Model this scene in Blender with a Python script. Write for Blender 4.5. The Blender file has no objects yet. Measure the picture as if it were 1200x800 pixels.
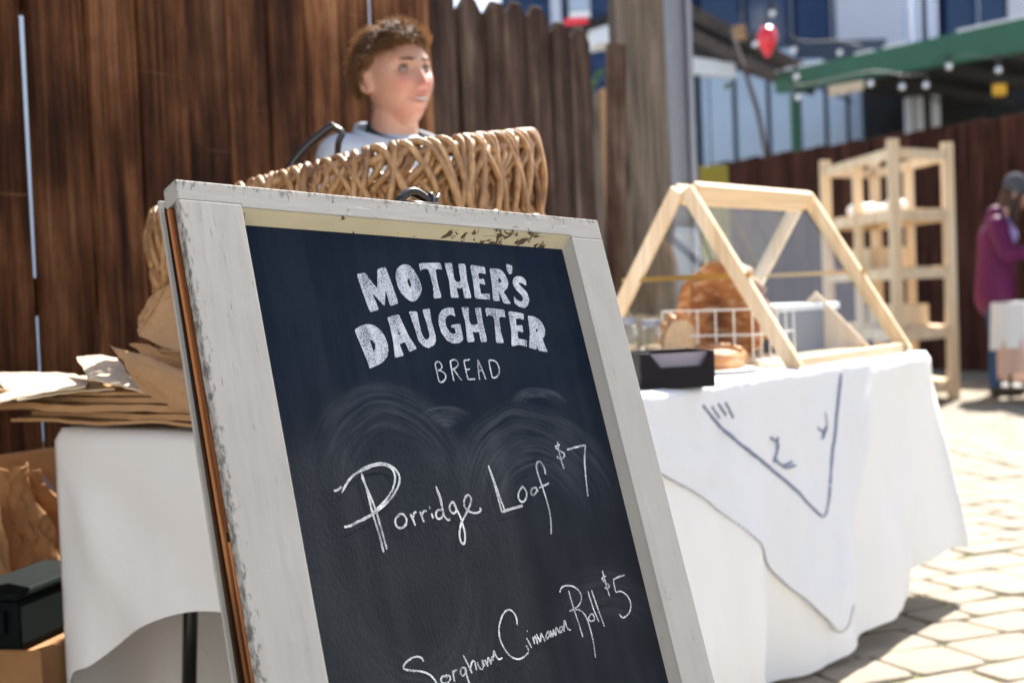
import bpy, bmesh, math, random
from mathutils import Vector, Matrix, noise
from mathutils.geometry import tessellate_polygon
random.seed(7)
SC = bpy.context.scene
COL = SC.collection
rad = math.radians

# ------------------------------------------------------------------ camera
CAM_H = 0.96
CAM_ROT = Matrix.Rotation(rad(90 - 1.96), 3, 'X') @ Matrix.Rotation(rad(-2.3), 3, 'Z')
cam = bpy.data.cameras.new('camera'); camo = bpy.data.objects.new('camera', cam); COL.objects.link(camo)
camo.matrix_world = Matrix.Translation((0, 0, CAM_H)) @ CAM_ROT.to_4x4()
cam.lens = 50; cam.sensor_width = 36; cam.clip_start = 0.05; cam.clip_end = 400
cam.dof.use_dof = True; cam.dof.focus_distance = 1.78; cam.dof.aperture_fstop = 4.4; cam.dof.aperture_blades = 9
SC.camera = camo
# ------------------------------------------------------------------ sky, sun, exposure
SUN_AZ, SUN_EL = 28.0, 49.0          # azimuth measured from +Y (away from the camera) towards +X
w = bpy.data.worlds.new('World'); SC.world = w; w.use_nodes = True
nt = w.node_tree; bg = nt.nodes['Background']
sky = nt.nodes.new('ShaderNodeTexSky'); sky.sky_type = 'NISHITA'; sky.sun_disc = False
sky.sun_elevation = rad(SUN_EL); sky.sun_rotation = rad(SUN_AZ); sky.altitude = 50; sky.air_density = 0.8; sky.dust_density = 2.5; sky.ozone_density = 1.0
nt.links.new(sky.outputs[0], bg.inputs[0]); bg.inputs[1].default_value = 0.075
sl = bpy.data.lights.new('sun', 'SUN'); sl.energy = 5.0; sl.angle = rad(0.5); sl.color = (1.0, 0.95, 0.86)
so = bpy.data.objects.new('sun', sl); COL.objects.link(so)
sdir = Vector((math.sin(rad(SUN_AZ)) * math.cos(rad(SUN_EL)), math.cos(rad(SUN_AZ)) * math.cos(rad(SUN_EL)), math.sin(rad(SUN_EL))))
so.rotation_euler = sdir.to_track_quat('Z', 'Y').to_euler(); so.location = sdir * 30
SC.view_settings.view_transform = 'Standard'; SC.view_settings.look = 'None'
SC.view_settings.exposure = 1.95; SC.view_settings.gamma = 1.0; SC.view_settings.use_curve_mapping = False

# ------------------------------------------------------------------ helpers
FPX = 1200 * 50 / 36.0
def ray(x, y): return CAM_ROT @ Vector(((x - 600) / FPX, -(y - 400) / FPX, -1))
def at(x, y, d):
    v = ray(x, y); return Vector((0, 0, CAM_H)) + v * (d / v.y)
def onz(x, y, z):
    v = ray(x, y); return Vector((0, 0, CAM_H)) + v * ((z - CAM_H) / v.z)

def tag(o, label=None, cat=None, group=None, kind=None):
    if label: o['label'] = label
    if cat: o['category'] = cat
    if group: o['group'] = group
    if kind: o['kind'] = kind
    return o
def empty(name, loc=(0, 0, 0), label=None, cat=None, group=None, rz=0):
    o = bpy.data.objects.new(name, None); COL.objects.link(o); o.location = loc; o.rotation_euler = (0, 0, rz)
    o.empty_display_size = 0.1
    return tag(o, label, cat, group)
def link(name, me, mat=None, parent=None, smooth=False):
    o = bpy.data.objects.new(name, me); COL.objects.link(o)
    if mat is not None and len(me.materials) == 0: me.materials.append(mat)
    if parent is not None: o.parent = parent
    if smooth:
        for p in me.polygons: p.use_smooth = True
    return o
class MB:
    def __init__(s): s.v = []; s.f = []
    def add(s, vs, fs):
        b = len(s.v); s.v += [tuple(x) for x in vs]; s.f += [tuple(b + i for i in f) for f in fs]; return s
    def box(s, x0, x1, y0, y1, z0, z1, M=None):
        vs = [Vector(p) for p in ((x0,y0,z0),(x1,y0,z0),(x1,y1,z0),(x0,y1,z0),(x0,y0,z1),(x1,y0,z1),(x1,y1,z1),(x0,y1,z1))]
        if M is not None: vs = [M @ p for p in vs]
        return s.add(vs, [(0,3,2,1),(4,5,6,7),(0,1,5,4),(1,2,6,5),(2,3,7,6),(3,0,4,7)])
    def prism(s, front, off):
        n = len(front); fr = [Vector(p) for p in front]; off = Vector(off)
        vs = fr + [p + off for p in fr]
        tri = tessellate_polygon([fr])
        fs = [tuple(t) for t in tri] + [tuple(i + n for i in reversed(t)) for t in tri]
        fs += [(i, (i + 1) % n, (i + 1) % n + n, i + n) for i in range(n)]
        return s.add(vs, fs)
    def bar(s, a, b, wx, wy, up=(0, 0, 1)):
        a = Vector(a); b = Vector(b); d = (b - a).normalized(); u = Vector(up)
        x = d.cross(u)
        if x.length < 1e-4: x = d.cross(Vector((1, 0, 0)))
        x.normalize(); y = x.cross(d).normalized()
        vs = []
        for p in (a, b):
            for (i, j) in ((-1,-1),(1,-1),(1,1),(-1,1)): vs.append(p + x * (i * wx / 2) + y * (j * wy / 2))
        return s.add(vs, [(3,2,1,0),(4,5,6,7),(0,1,5,4),(1,2,6,5),(2,3,7,6),(3,0,4,7)])
    def tube(s, pts, r, n=6, caps=True):
        pts = [Vector(p) for p in pts]; m = len(pts)
        rr = r if isinstance(r, (list, tuple)) else [r] * m
        b = len(s.v); prev = None
        for i, p in enumerate(pts):
            d = (pts[min(i + 1, m - 1)] - pts[max(i - 1, 0)])
            if d.length < 1e-9: d = Vector((0, 0, 1))
            d.normalize()
            if prev is None:
                x = d.cross(Vector((0, 0, 1)))
                if x.length < 1e-3: x = d.cross(Vector((1, 0, 0)))
            else: x = prev - d * prev.dot(d)
            x.normalize(); prev = x; y = d.cross(x)
            for k in range(n):
                t = 2 * math.pi * k / n
                s.v.append(tuple(p + x * (rr[i] * math.cos(t)) + y * (rr[i] * math.sin(t))))
        for i in range(m - 1):
            for k in range(n):
                s.f.append((b + i*n + k, b + i*n + (k+1) % n, b + (i+1)*n + (k+1) % n, b + (i+1)*n + k))
        if caps:
            s.f.append(tuple(b + k for k in reversed(range(n)))); s.f.append(tuple(b + (m-1)*n + k for k in range(n)))
        return s
    def capsule(s, a, b, ra, rb, n=14, rings=4, sq=None):
        a = Vector(a); b = Vector(b); d = (b - a)
        L = d.length; d = d / L if L > 1e-6 else Vector((0, 0, 1))
        x = d.cross(Vector((0, 1, 0)))
        if x.length < 1e-3: x = Vector((1, 0, 0))
        x.normalize(); y = d.cross(x)
        pts = []; rr = []
        for i in range(rings + 1):
            t = math.pi / 2 * (i / rings); pts.append(a - d * (ra * math.cos(t))); rr.append(max(ra * math.sin(t), 1e-4))
        for i in range(rings + 1):
            t = math.pi / 2 * (i / rings); pts.append(b + d * (rb * math.sin(t))); rr.append(max(rb * math.cos(t), 1e-4))
        base = len(s.v); m = len(pts)
        for p, r in zip(pts, rr):
            for k in range(n):
                t = 2 * math.pi * k / n; o = x * (r * math.cos(t)) + y * (r * math.sin(t))
                if sq: o = o + sq[0] * (o.dot(sq[0]) * (sq[1] - 1))
                s.v.append(tuple(p + o))
        for i in range(m - 1):
            for k in range(n):
                s.f.append((base + i*n + k, base + i*n + (k+1) % n, base + (i+1)*n + (k+1) % n, base + (i+1)*n + k))
        s.f.append(tuple(base + k for k in reversed(range(n)))); s.f.append(tuple(base + (m-1)*n + k for k in range(n)))
        return s
    def lathe(s, prof, n=24, c=(0, 0, 0)):
        b = len(s.v)
        for (r, z) in prof:
            for k in range(n):
                t = 2 * math.pi * k / n; s.v.append((c[0] + r * math.cos(t), c[1] + r * math.sin(t), c[2] + z))
        for i in range(len(prof) - 1):
            for k in range(n): s.f.append((b+i*n+k, b+i*n+(k+1) % n, b+(i+1)*n+(k+1) % n, b+(i+1)*n+k))
        return s
    def mesh(s, name='m', bevel=0, seg=2, doubles=False):
        me = bpy.data.meshes.new(name); me.from_pydata(s.v, [], s.f); me.update()
        bm = bmesh.new(); bm.from_mesh(me)
        if doubles: bmesh.ops.remove_doubles(bm, verts=bm.verts, dist=1e-5)
        bmesh.ops.recalc_face_normals(bm, faces=bm.faces)
        if bevel: bmesh.ops.bevel(bm, geom=[e for e in bm.edges if len(e.link_faces) == 2 and e.calc_face_angle(0) > 0.5], offset=bevel, segments=seg, affect='EDGES', profile=0.6)
        bm.to_mesh(me); bm.free(); return me
    def build(s, name, mat, parent=None, bevel=0, smooth=False, doubles=False, seg=2):
        return link(name, s.mesh(name, bevel, seg, doubles), mat, parent, smooth)
def boxm(x0, x1, y0, y1, z0, z1): return MB().box(x0, x1, y0, y1, z0, z1)
def grid_mesh(nu, nv, fn, thick=0.0):
    """sheet of (nu+1)x(nv+1) points; with thick a closed shell along the vertex normals"""
    P = [[Vector(fn(i / nu, j / nv)) for i in range(nu + 1)] for j in range(nv + 1)]
    mb = MB(); W = nu + 1
    mb.add([p for r in P for p in r], [(j*W+i, j*W+i+1, (j+1)*W+i+1, (j+1)*W+i) for j in range(nv) for i in range(nu)])
    if thick:
        Q = []
        for j in range(nv + 1):
            for i in range(nu + 1):
                du = P[j][min(i+1, nu)] - P[j][max(i-1, 0)]; dv = P[min(j+1, nv)][i] - P[max(j-1, 0)][i]
                n = du.cross(dv)
                if n.length > 1e-12: n.normalize()
                Q.append(P[j][i] - n * thick)
        o = len(mb.v)
        mb.add(Q, [((j+1)*W+i, (j+1)*W+i+1, j*W+i+1, j*W+i) for j in range(nv) for i in range(nu)])
        bnd = [i for i in range(W)] + [j*W+nu for j in range(1, nv+1)] + [nv*W+i for i in range(nu-1, -1, -1)] + [j*W for j in range(nv-1, 0, -1)]
        for a, b in zip(bnd, bnd[1:] + bnd[:1]): mb.f.append((b, a, o + a, o + b))
    return mb
def catmull(pts, sub=6):
    pts = [Vector(p) for p in pts]
    if len(pts) < 3: return [pts[0].lerp(pts[1], i / sub) for i in range(sub + 1)]
    out = []; q = [pts[0] * 2 - pts[1]] + pts + [pts[-1] * 2 - pts[-2]]
    for i in range(1, len(q) - 2):
        for k in range(sub):
            t = k / sub; a, b, c, d = q[i-1], q[i], q[i+1], q[i+2]
            out.append(0.5 * ((2*b) + (c-a)*t + (2*a-5*b+4*c-d)*t*t + (3*b-a-3*c+d)*t*t*t))
    out.append(pts[-1]); return out
def remesh(mb, voxel, smooth_it=4, name='body'):
    me = mb.mesh(name); o = bpy.data.objects.new('tmp', me); COL.objects.link(o)
    m = o.modifiers.new('r', 'REMESH'); m.mode = 'VOXEL'; m.voxel_size = voxel
    s = o.modifiers.new('s', 'SMOOTH'); s.factor = 0.5; s.iterations = smooth_it
    dg = bpy.context.evaluated_depsgraph_get(); dg.update()
    r = bpy.data.meshes.new_from_object(o.evaluated_get(dg)); r.name = name
    bpy.data.objects.remove(o)
    for p in r.polygons: p.use_smooth = True
    return r
def fbm(x, y=0, z=0, o=4): return noise.fractal(Vector((x, y, z)), 1.0, 2.0, o)

# ------------------------------------------------------------------ materials
class NT:
    def __init__(s, name):
        s.m = bpy.data.materials.new(name); s.m.use_nodes = True; s.t = s.m.node_tree
        s.p = s.t.nodes['Principled BSDF']; s.out = s.t.nodes['Material Output']
    def n(s, typ, **kw):
        nd = s.t.nodes.new(typ)
        for k, v in kw.items(): setattr(nd, k, v)
        return nd
    def set(s, sock, v):
        if hasattr(v, 'is_output') or isinstance(v, bpy.types.NodeSocket): s.t.links.new(v, sock)
        elif v is not None: sock.default_value = v
    def math(s, op, a, b=None, c=None, clamp=False):
        nd = s.n('ShaderNodeMath', operation=op, use_clamp=clamp)
        for i, v in enumerate((a, b, c)): s.set(nd.inputs[i], v)
        return nd.outputs[0]
    def coords(s, scale=(1, 1, 1), rand=0.0, kind='Object'):
        tc = s.n('ShaderNodeTexCoord'); src = tc.outputs[kind]
        mp = s.n('ShaderNodeMapping'); mp.inputs['Scale'].default_value = scale
        if rand:
            oi = s.n('ShaderNodeObjectInfo'); ad = s.n('ShaderNodeVectorMath', operation='ADD')
            cb = s.n('ShaderNodeCombineXYZ'); r = s.math('MULTIPLY', oi.outputs['Random'], rand)
            for i in range(3): s.t.links.new(r, cb.inputs[i])
            s.t.links.new(src, ad.inputs[0]); s.t.links.new(cb.outputs[0], ad.inputs[1]); src = ad.outputs[0]
        s.t.links.new(src, mp.inputs[0]); return mp.outputs[0]
    def noise(s, vec, scale=5, detail=4, rough=0.55, dist=0.0):
        nd = s.n('ShaderNodeTexNoise'); s.t.links.new(vec, nd.inputs['Vector'])
        nd.inputs['Scale'].default_value = scale; nd.inputs['Detail'].default_value = detail
        nd.inputs['Roughness'].default_value = rough; nd.inputs['Distortion'].default_value = dist
        return nd.outputs['Fac']
    def ramp(s, fac, stops, interp='LINEAR'):
        nd = s.n('ShaderNodeValToRGB'); s.t.links.new(fac, nd.inputs[0]); el = nd.color_ramp.elements
        nd.color_ramp.interpolation = interp
        while len(el) < len(stops): el.new(0.5)
        for e, (p, c) in zip(el, stops):
            e.position = p; e.color = (c, c, c, 1) if isinstance(c, (int, float)) else (*c, 1)
        return nd.outputs[0]
    def mix(s, fac, a, b, mode='MIX'):
        nd = s.n('ShaderNodeMix', data_type='RGBA', blend_type=mode)
        s.set(nd.inputs[0], fac)
        for i, v in ((6, a), (7, b)): s.set(nd.inputs[i], (*v, 1) if isinstance(v, tuple) else v)
        return nd.outputs[2]
    def bump(s, h, dist=0.002, strength=1.0):
        nd = s.n('ShaderNodeBump'); nd.inputs['Distance'].default_value = dist; nd.inputs['Strength'].default_value = strength
        s.t.links.new(h, nd.inputs['Height']); s.t.links.new(nd.outputs[0], s.p.inputs['Normal'])
    def fin(s, col=None, rough=0.6, spec=0.4, metal=0.0, **kw):
        if col is not None: s.set(s.p.inputs['Base Color'], (*col, 1) if isinstance(col, tuple) else col)
        s.set(s.p.inputs['Roughness'], rough); s.p.inputs['Specular IOR Level'].default_value = spec; s.p.inputs['Metallic'].default_value = metal
        for k, v in kw.items(): s.p.inputs[k.replace('_', ' ')].default_value = v
        return s.m
def M_plain(name, col, rough=0.6, var=0.15, scale=8, spec=0.4, metal=0.0, bump=0.0, bscale=60, **kw):
    t = NT(name); v = t.coords(rand=20)
    n1 = t.noise(v, scale, 5)
    c = t.mix(n1, tuple(x * (1 - var) for x in col), tuple(min(1, x * (1 + var)) for x in col))
    if bump: t.bump(t.noise(v, bscale, 4), bump)
    return t.fin(c, rough, spec, metal, **kw)
def M_wood(name, dark, mid, light, axis=2, fine=1.0, rough=0.7, knots=True, bump=0.0015, rand=30, tint=0.25, con=0.75):
    t = NT(name); sc = [14 * fine] * 3; sc[axis] = 0.9 * fine; sf = [90 * fine] * 3; sf[axis] = 2.2 * fine
    n1 = t.noise(t.coords(tuple(sc), rand), 1, 6, 0.62, 0.6); n2 = t.noise(t.coords(tuple(sf), rand), 1, 4, 0.6)
    c = t.ramp(n1, [(0.34, dark), (0.50, mid), (0.68, light)])
    g = t.ramp(n2, [(0.34, 0.30), (0.60, 1.10)])
    c = t.mix(con, c, g, 'MULTIPLY')
    if knots:
        sk = [6 * fine] * 3; sk[axis] = 1.6 * fine
        vo = t.n('ShaderNodeTexVoronoi'); t.t.links.new(t.coords(tuple(sk), rand), vo.inputs['Vector']); vo.inputs['Scale'].default_value = 1
        k = t.ramp(vo.outputs['Distance'], [(0.08, 0.25), (0.2, 1.0)])
        c = t.mix(0.8, c, k, 'MULTIPLY')
    oi = t.n('ShaderNodeObjectInfo'); br = t.math('MULTIPLY_ADD', oi.outputs['Random'], tint * 2, 1 - tint)
    cc = t.n('ShaderNodeCombineColor')
    for i in range(3): t.t.links.new(br, cc.inputs[i])
    c = t.mix(1.0, c, cc.outputs[0], 'MULTIPLY')
    t.bump(t.math('ADD', n1, n2), bump)
    return t.fin(c, rough, 0.12)
def M_cloth(name, col, wr=0.004, trans=0.15):
    t = NT(name); v = t.coords()
    a = t.math('ADD', t.noise(t.coords((5, 5, 3.2)), 1, 6, 0.62, 1.2), t.math('MULTIPLY', t.noise(t.coords((26, 26, 14)), 1, 4, 0.6, 1.5), 0.22)); wv = t.noise(t.coords((700, 700, 700)), 1, 1)
    h = t.math('MULTIPLY_ADD', wv, 0.05, a)
    t.bump(h, wr)
    c = t.mix(t.noise(v, 2.5, 3), tuple(x * 0.94 for x in col), col)
    t.fin(c, 0.9, 0.1)
    tr = t.n('ShaderNodeBsdfTranslucent'); t.set(tr.inputs[0], c); mx = t.n('ShaderNodeMixShader'); mx.inputs[0].default_value = trans
    t.t.links.new(t.p.outputs[0], mx.inputs[1]); t.t.links.new(tr.outputs[0], mx.inputs[2]); t.t.links.new(mx.outputs[0], t.out.inputs[0])
    return t.m

M = {}
def M_fence(name, cols, tint):
    """stained boards: long streaks, fine grain, knots with rings, scuffs across"""
    t = NT(name)
    a = t.noise(t.coords((15, 15, 0.9), 40), 1, 6, 0.68, 0.9); b = t.noise(t.coords((85, 85, 2.6), 40), 1, 4, 0.65, 0.3); w = t.noise(t.coords((4.0, 4.0, 2.2), 40), 1, 5, 0.6)
    f = t.math('ADD', t.math('MULTIPLY', a, 0.52), t.math('MULTIPLY', w, 0.48))
    c = t.ramp(f, [(0.36, cols[0]), (0.46, cols[1]), (0.54, cols[2]), (0.64, cols[3])])
    c = t.mix(0.85, c, t.ramp(b, [(0.36, 0.45), (0.50, 0.90), (0.66, 1.25)]), 'MULTIPLY')
    vo = t.n('ShaderNodeTexVoronoi'); t.t.links.new(t.coords((5.0, 0.001, 1.5), 40), vo.inputs['Vector']); vo.inputs['Scale'].default_value = 1
    c = t.mix(0.9, c, t.ramp(vo.outputs['Distance'], [(0.05, 0.10), (0.11, 0.45), (0.15, 1.25), (0.26, 1.0)]), 'MULTIPLY')
    sc = t.ramp(t.noise(t.coords((2.5, 2.5, 90), 40), 1, 3, 0.6), [(0.68, 0.0), (0.76, 0.35)]); c = t.mix(sc, c, tuple(x * 1.5 for x in cols[3]))
    oi = t.n('ShaderNodeObjectInfo'); br = t.math('MULTIPLY_ADD', oi.outputs['Random'], tint * 2, 1 - tint); cc = t.n('ShaderNodeCombineColor')
    for i in range(3): t.t.links.new(br, cc.inputs[i])
    c = t.mix(1.0, c, cc.outputs[0], 'MULTIPLY'); t.bump(t.math('ADD', a, b), 0.004)
    return t.fin(c, 0.8, 0.08)
M['fence'] = M_fence('stained_fence', ((0.010, 0.004, 0.002), (0.050, 0.0185, 0.0075), (0.115, 0.046, 0.0185), (0.23, 0.112, 0.055)), 0.42)
M['fence_grey'] = M_fence('weathered_fence', ((0.011, 0.006, 0.004), (0.040, 0.022, 0.016), (0.080, 0.050, 0.037), (0.16, 0.115, 0.092)), 0.3)
M['post'] = M_wood('weathered_post', (0.06, 0.048, 0.038), (0.17, 0.135, 0.105), (0.28, 0.23, 0.19), rough=0.85, bump=0.004, knots=True)
M['red_fence'] = M_wood('red_fence', (0.016, 0.006, 0.004), (0.055, 0.019, 0.012), (0.10, 0.038, 0.024), rough=0.8, tint=0.3)
M['pine'] = M_wood('pine', (0.56, 0.41, 0.25), (0.70, 0.54, 0.36), (0.78, 0.65, 0.47), rough=0.6, knots=False, bump=0.0004, tint=0.06, con=0.22)
M['pine_x'] = M_wood('pine_x', (0.56, 0.41, 0.25), (0.70, 0.54, 0.36), (0.78, 0.65, 0.47), axis=0, rough=0.6, knots=False, bump=0.0004, tint=0.06, con=0.22)
M['raw_wood'] = M_wood('bare_sash_wood', (0.07, 0.022, 0.008), (0.25, 0.085, 0.03), (0.42, 0.18, 0.07), axis=1, rough=0.6, bump=0.001, tint=0.05)
M['dark_wood'] = M_wood('dark_groove_wood', (0.006, 0.003, 0.002), (0.03, 0.013, 0.006), (0.10, 0.045, 0.015), axis=1, rough=0.6, bump=0.001, tint=0.05)  # darker brown wood for the groove along the sash side
M['white_cloth'] = M_cloth('white_cotton', (0.86, 0.86, 0.85))
M['linen'] = M_cloth('embroidered_linen', (0.80, 0.82, 0.86), 0.008)
M['blue_thread'] = M_plain('blue_thread', (0.17, 0.21, 0.31), 0.8, 0.4, 120)
M['grey_thread'] = M_plain('grey_thread', (0.30, 0.30, 0.33), 0.8, 0.2, 200)
M['black_metal'] = M_plain('black_metal', (0.012, 0.012, 0.013), 0.3, 0.2, 20, 0.5)
M['black_plastic'] = M_plain('black_plastic', (0.008, 0.006, 0.009), 0.55, 0.2, 12, 0.15)
M['green_black'] = M_plain('dark_green_plastic', (0.003, 0.006, 0.006), 0.75, 0.2, 12, 0.08)
M['chrome'] = M_plain('dark_bronze', (0.06, 0.05, 0.04), 0.22, 0.3, 30, 0.6, 0.85)
M['brass'] = M_plain('brass', (0.55, 0.36, 0.10), 0.3, 0.1, 20, 0.5, 0.9)
M['white_wire'] = M_plain('white_wire', (0.75, 0.75, 0.73), 0.4, 0.05)
M['grey_plastic'] = M_plain('grey_purple_lid', (0.22, 0.20, 0.25), 0.35, 0.1)
M['grey_tote'] = M_plain('grey_tote', (0.10, 0.11, 0.13), 0.5, 0.2)
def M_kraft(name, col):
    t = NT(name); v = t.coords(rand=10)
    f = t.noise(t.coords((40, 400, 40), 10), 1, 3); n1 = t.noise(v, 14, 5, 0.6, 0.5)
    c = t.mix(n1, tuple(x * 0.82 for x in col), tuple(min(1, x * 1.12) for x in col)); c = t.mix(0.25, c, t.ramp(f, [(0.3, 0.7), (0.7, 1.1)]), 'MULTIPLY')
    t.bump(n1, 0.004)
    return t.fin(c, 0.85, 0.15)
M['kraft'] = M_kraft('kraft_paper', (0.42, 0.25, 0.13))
M['kraft_light'] = M_kraft('sunlit_kraft_paper', (0.62, 0.50, 0.36))  # kraft lightened for the sunlit bags: sun brightness put into the colour
M['cardboard'] = M_kraft('cardboard', (0.30, 0.155, 0.07))
def M_wicker():
    t = NT('wicker'); n1 = t.noise(t.coords((160, 160, 28), 10), 1, 4, 0.7); n2 = t.noise(t.coords((11, 11, 11), 10), 1, 4, 0.65); n3 = t.noise(t.coords((420, 420, 60), 10), 1, 2)
    oi = t.n('ShaderNodeObjectInfo')
    c = t.ramp(n2, [(0.32, (0.10, 0.038, 0.012)), (0.47, (0.29, 0.135, 0.045)), (0.60, (0.48, 0.27, 0.11)), (0.74, (0.62, 0.43, 0.23))])
    c = t.mix(0.7, c, t.ramp(n1, [(0.35, 0.35), (0.62, 1.1)]), 'MULTIPLY')
    c = t.mix(t.math('MULTIPLY', oi.outputs['Random'], 0.30), c, (0.46, 0.30, 0.16))
    t.bump(t.math('ADD', n1, t.math('MULTIPLY', n3, 0.5)), 0.0022)
    return t.fin(c, 0.42, 0.5)
M['wicker'] = M_wicker()
def M_crust():
    t = NT('bread_crust'); v = t.coords(rand=5); n1 = t.noise(v, 6, 4, 0.5); n2 = t.noise(v, 90, 4); n3 = t.noise(t.coords((14, 60, 60), 5), 1, 4)
    c = t.ramp(n1, [(0.30, (0.13, 0.042, 0.012)), (0.48, (0.30, 0.115, 0.034)), (0.62, (0.46, 0.21, 0.075)), (0.75, (0.60, 0.34, 0.15))])
    c = t.mix(t.ramp(n3, [(0.50, 0.0), (0.72, 0.55)]), c, (0.70, 0.56, 0.40)); c = t.mix(t.ramp(n2, [(0.60, 0.0), (0.75, 0.35)]), c, (0.10, 0.035, 0.012))
    t.bump(t.math('ADD', n3, t.math('MULTIPLY', n2, 0.5)), 0.004); return t.fin(c, 0.6, 0.3)
M['crust'] = M_crust()
M['crumb'] = M_plain('bread_crumb', (0.62, 0.45, 0.28), 0.9, 0.25, 60, 0.1, bump=0.004, bscale=120)
def M_glass(name='clear_glass', tint=(0.95, 0.97, 0.98), k=0.8):
    t = NT(name); tr = t.n('ShaderNodeBsdfTransparent'); tr.inputs[0].default_value = (*tint, 1)
    gl = t.n('ShaderNodeBsdfGlossy'); gl.inputs['Roughness'].default_value = 0.02
    fr = t.n('ShaderNodeFresnel'); fr.inputs[0].default_value = 1.45; mx = t.n('ShaderNodeMixShader')
    t.t.links.new(t.math('MULTIPLY', fr.outputs[0], k), mx.inputs[0]); t.t.links.new(tr.outputs[0], mx.inputs[1]); t.t.links.new(gl.outputs[0], mx.inputs[2])
    t.t.links.new(mx.outputs[0], t.out.inputs[0]); return t.m
M['glass'] = M_glass(k=0.35); M['pane'] = M_glass('clear_acrylic', (0.93, 0.95, 0.95), 0.10)
def M_window():
    t = NT('blue_window_glass'); return t.fin((0.012, 0.035, 0.10), 0.12, 0.6)
M['window'] = M_window()
M['panel'] = M_plain('pale_blue_panel', (0.50, 0.60, 0.72), 0.6, 0.08, 2)
M['batten'] = M_plain('dark_batten', (0.05, 0.07, 0.10), 0.7, 0.2)
M['white_wall'] = M_plain('white_render', (0.62, 0.66, 0.74), 0.8, 0.12, 1.2)
M['white_paint'] = M_plain('white_paint', (0.80, 0.80, 0.80), 0.5, 0.05)
M['navy_wall'] = M_plain('navy_siding', (0.02, 0.05, 0.13), 0.6, 0.3, 3)
M['brown_beam'] = M_wood('brown_beam', (0.05, 0.035, 0.03), (0.12, 0.09, 0.075), (0.2, 0.16, 0.14), axis=0, knots=False)
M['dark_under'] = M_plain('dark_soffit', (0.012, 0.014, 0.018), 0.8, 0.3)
M['green_paint'] = M_plain('green_painted_steel', (0.035, 0.13, 0.07), 0.5, 0.22, 3)
M['red'] = M_plain('red_balloon', (0.72, 0.03, 0.05), 0.25, 0.05, 5, 0.5)
M['yellow'] = M_plain('yellow_lamp_paint', (0.75, 0.40, 0.02), 0.5)
M['olive'] = M_plain('olive_paint', (0.20, 0.17, 0.015), 0.7, 0.2)
M['bulb'] = M_plain('pale_bulb_glass', (0.75, 0.78, 0.82), 0.08, 0.02, 5, 0.8)
M['wire'] = M_plain('dark_cable', (0.02, 0.02, 0.02), 0.6)
M['steel'] = M_plain('galvanised_steel', (0.22, 0.235, 0.28), 0.5, 0.2, 5, 0.5, 0.3)
M['tarp'] = M_plain('blue_tarp', (0.03, 0.06, 0.22), 0.5, 0.2)
M['peach_cloth'] = M_cloth('peach_cloth', (0.75, 0.50, 0.40))
M['cream'] = M_plain('bounce_wall_render', (0.70, 0.73, 0.76), 0.9, 0.06, 1)  # bluish white, tuned for the fill from the added building
M['foliage'] = M_plain('leaf', (0.06, 0.11, 0.03), 0.6, 0.4, 4)
def M_stone():
    t = NT('paving_stone'); v = t.coords(rand=40); n1 = t.noise(v, 9, 6, 0.6); n2 = t.noise(v, 70, 4)
    oi = t.n('ShaderNodeObjectInfo')
    c = t.mix(n1, (0.14, 0.118, 0.088), (0.27, 0.235, 0.185)); c = t.mix(t.math('MULTIPLY', oi.outputs['Random'], 0.5), c, (0.25, 0.22, 0.17))
    c = t.mix(t.ramp(n2, [(0.55, 0.0), (0.8, 0.35)]), c, (0.16, 0.15, 0.13)); t.bump(t.math('ADD', n1, n2), 0.004); return t.fin(c, 0.85, 0.2)
M['stone'] = M_stone()
def M_joint():
    t = NT('sandy_mossy_joint'); v = t.coords(); c = t.mix(t.ramp(t.noise(v, 3, 4), [(0.45, 0.0), (0.65, 1.0)]), (0.17, 0.145, 0.105), (0.10, 0.115, 0.045)); t.bump(t.noise(v, 80, 3), 0.01); return t.fin(c, 0.95, 0.1)
M['joint'] = M_joint()
def M_ground():
    t = NT('dusty_ground'); v = t.coords(); c = t.mix(t.noise(v, 0.6, 5), (0.20, 0.175, 0.14), (0.34, 0.30, 0.25)); t.bump(t.noise(v, 30, 4), 0.01); return t.fin(c, 0.95, 0.1)
M['ground'] = M_ground()
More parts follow.
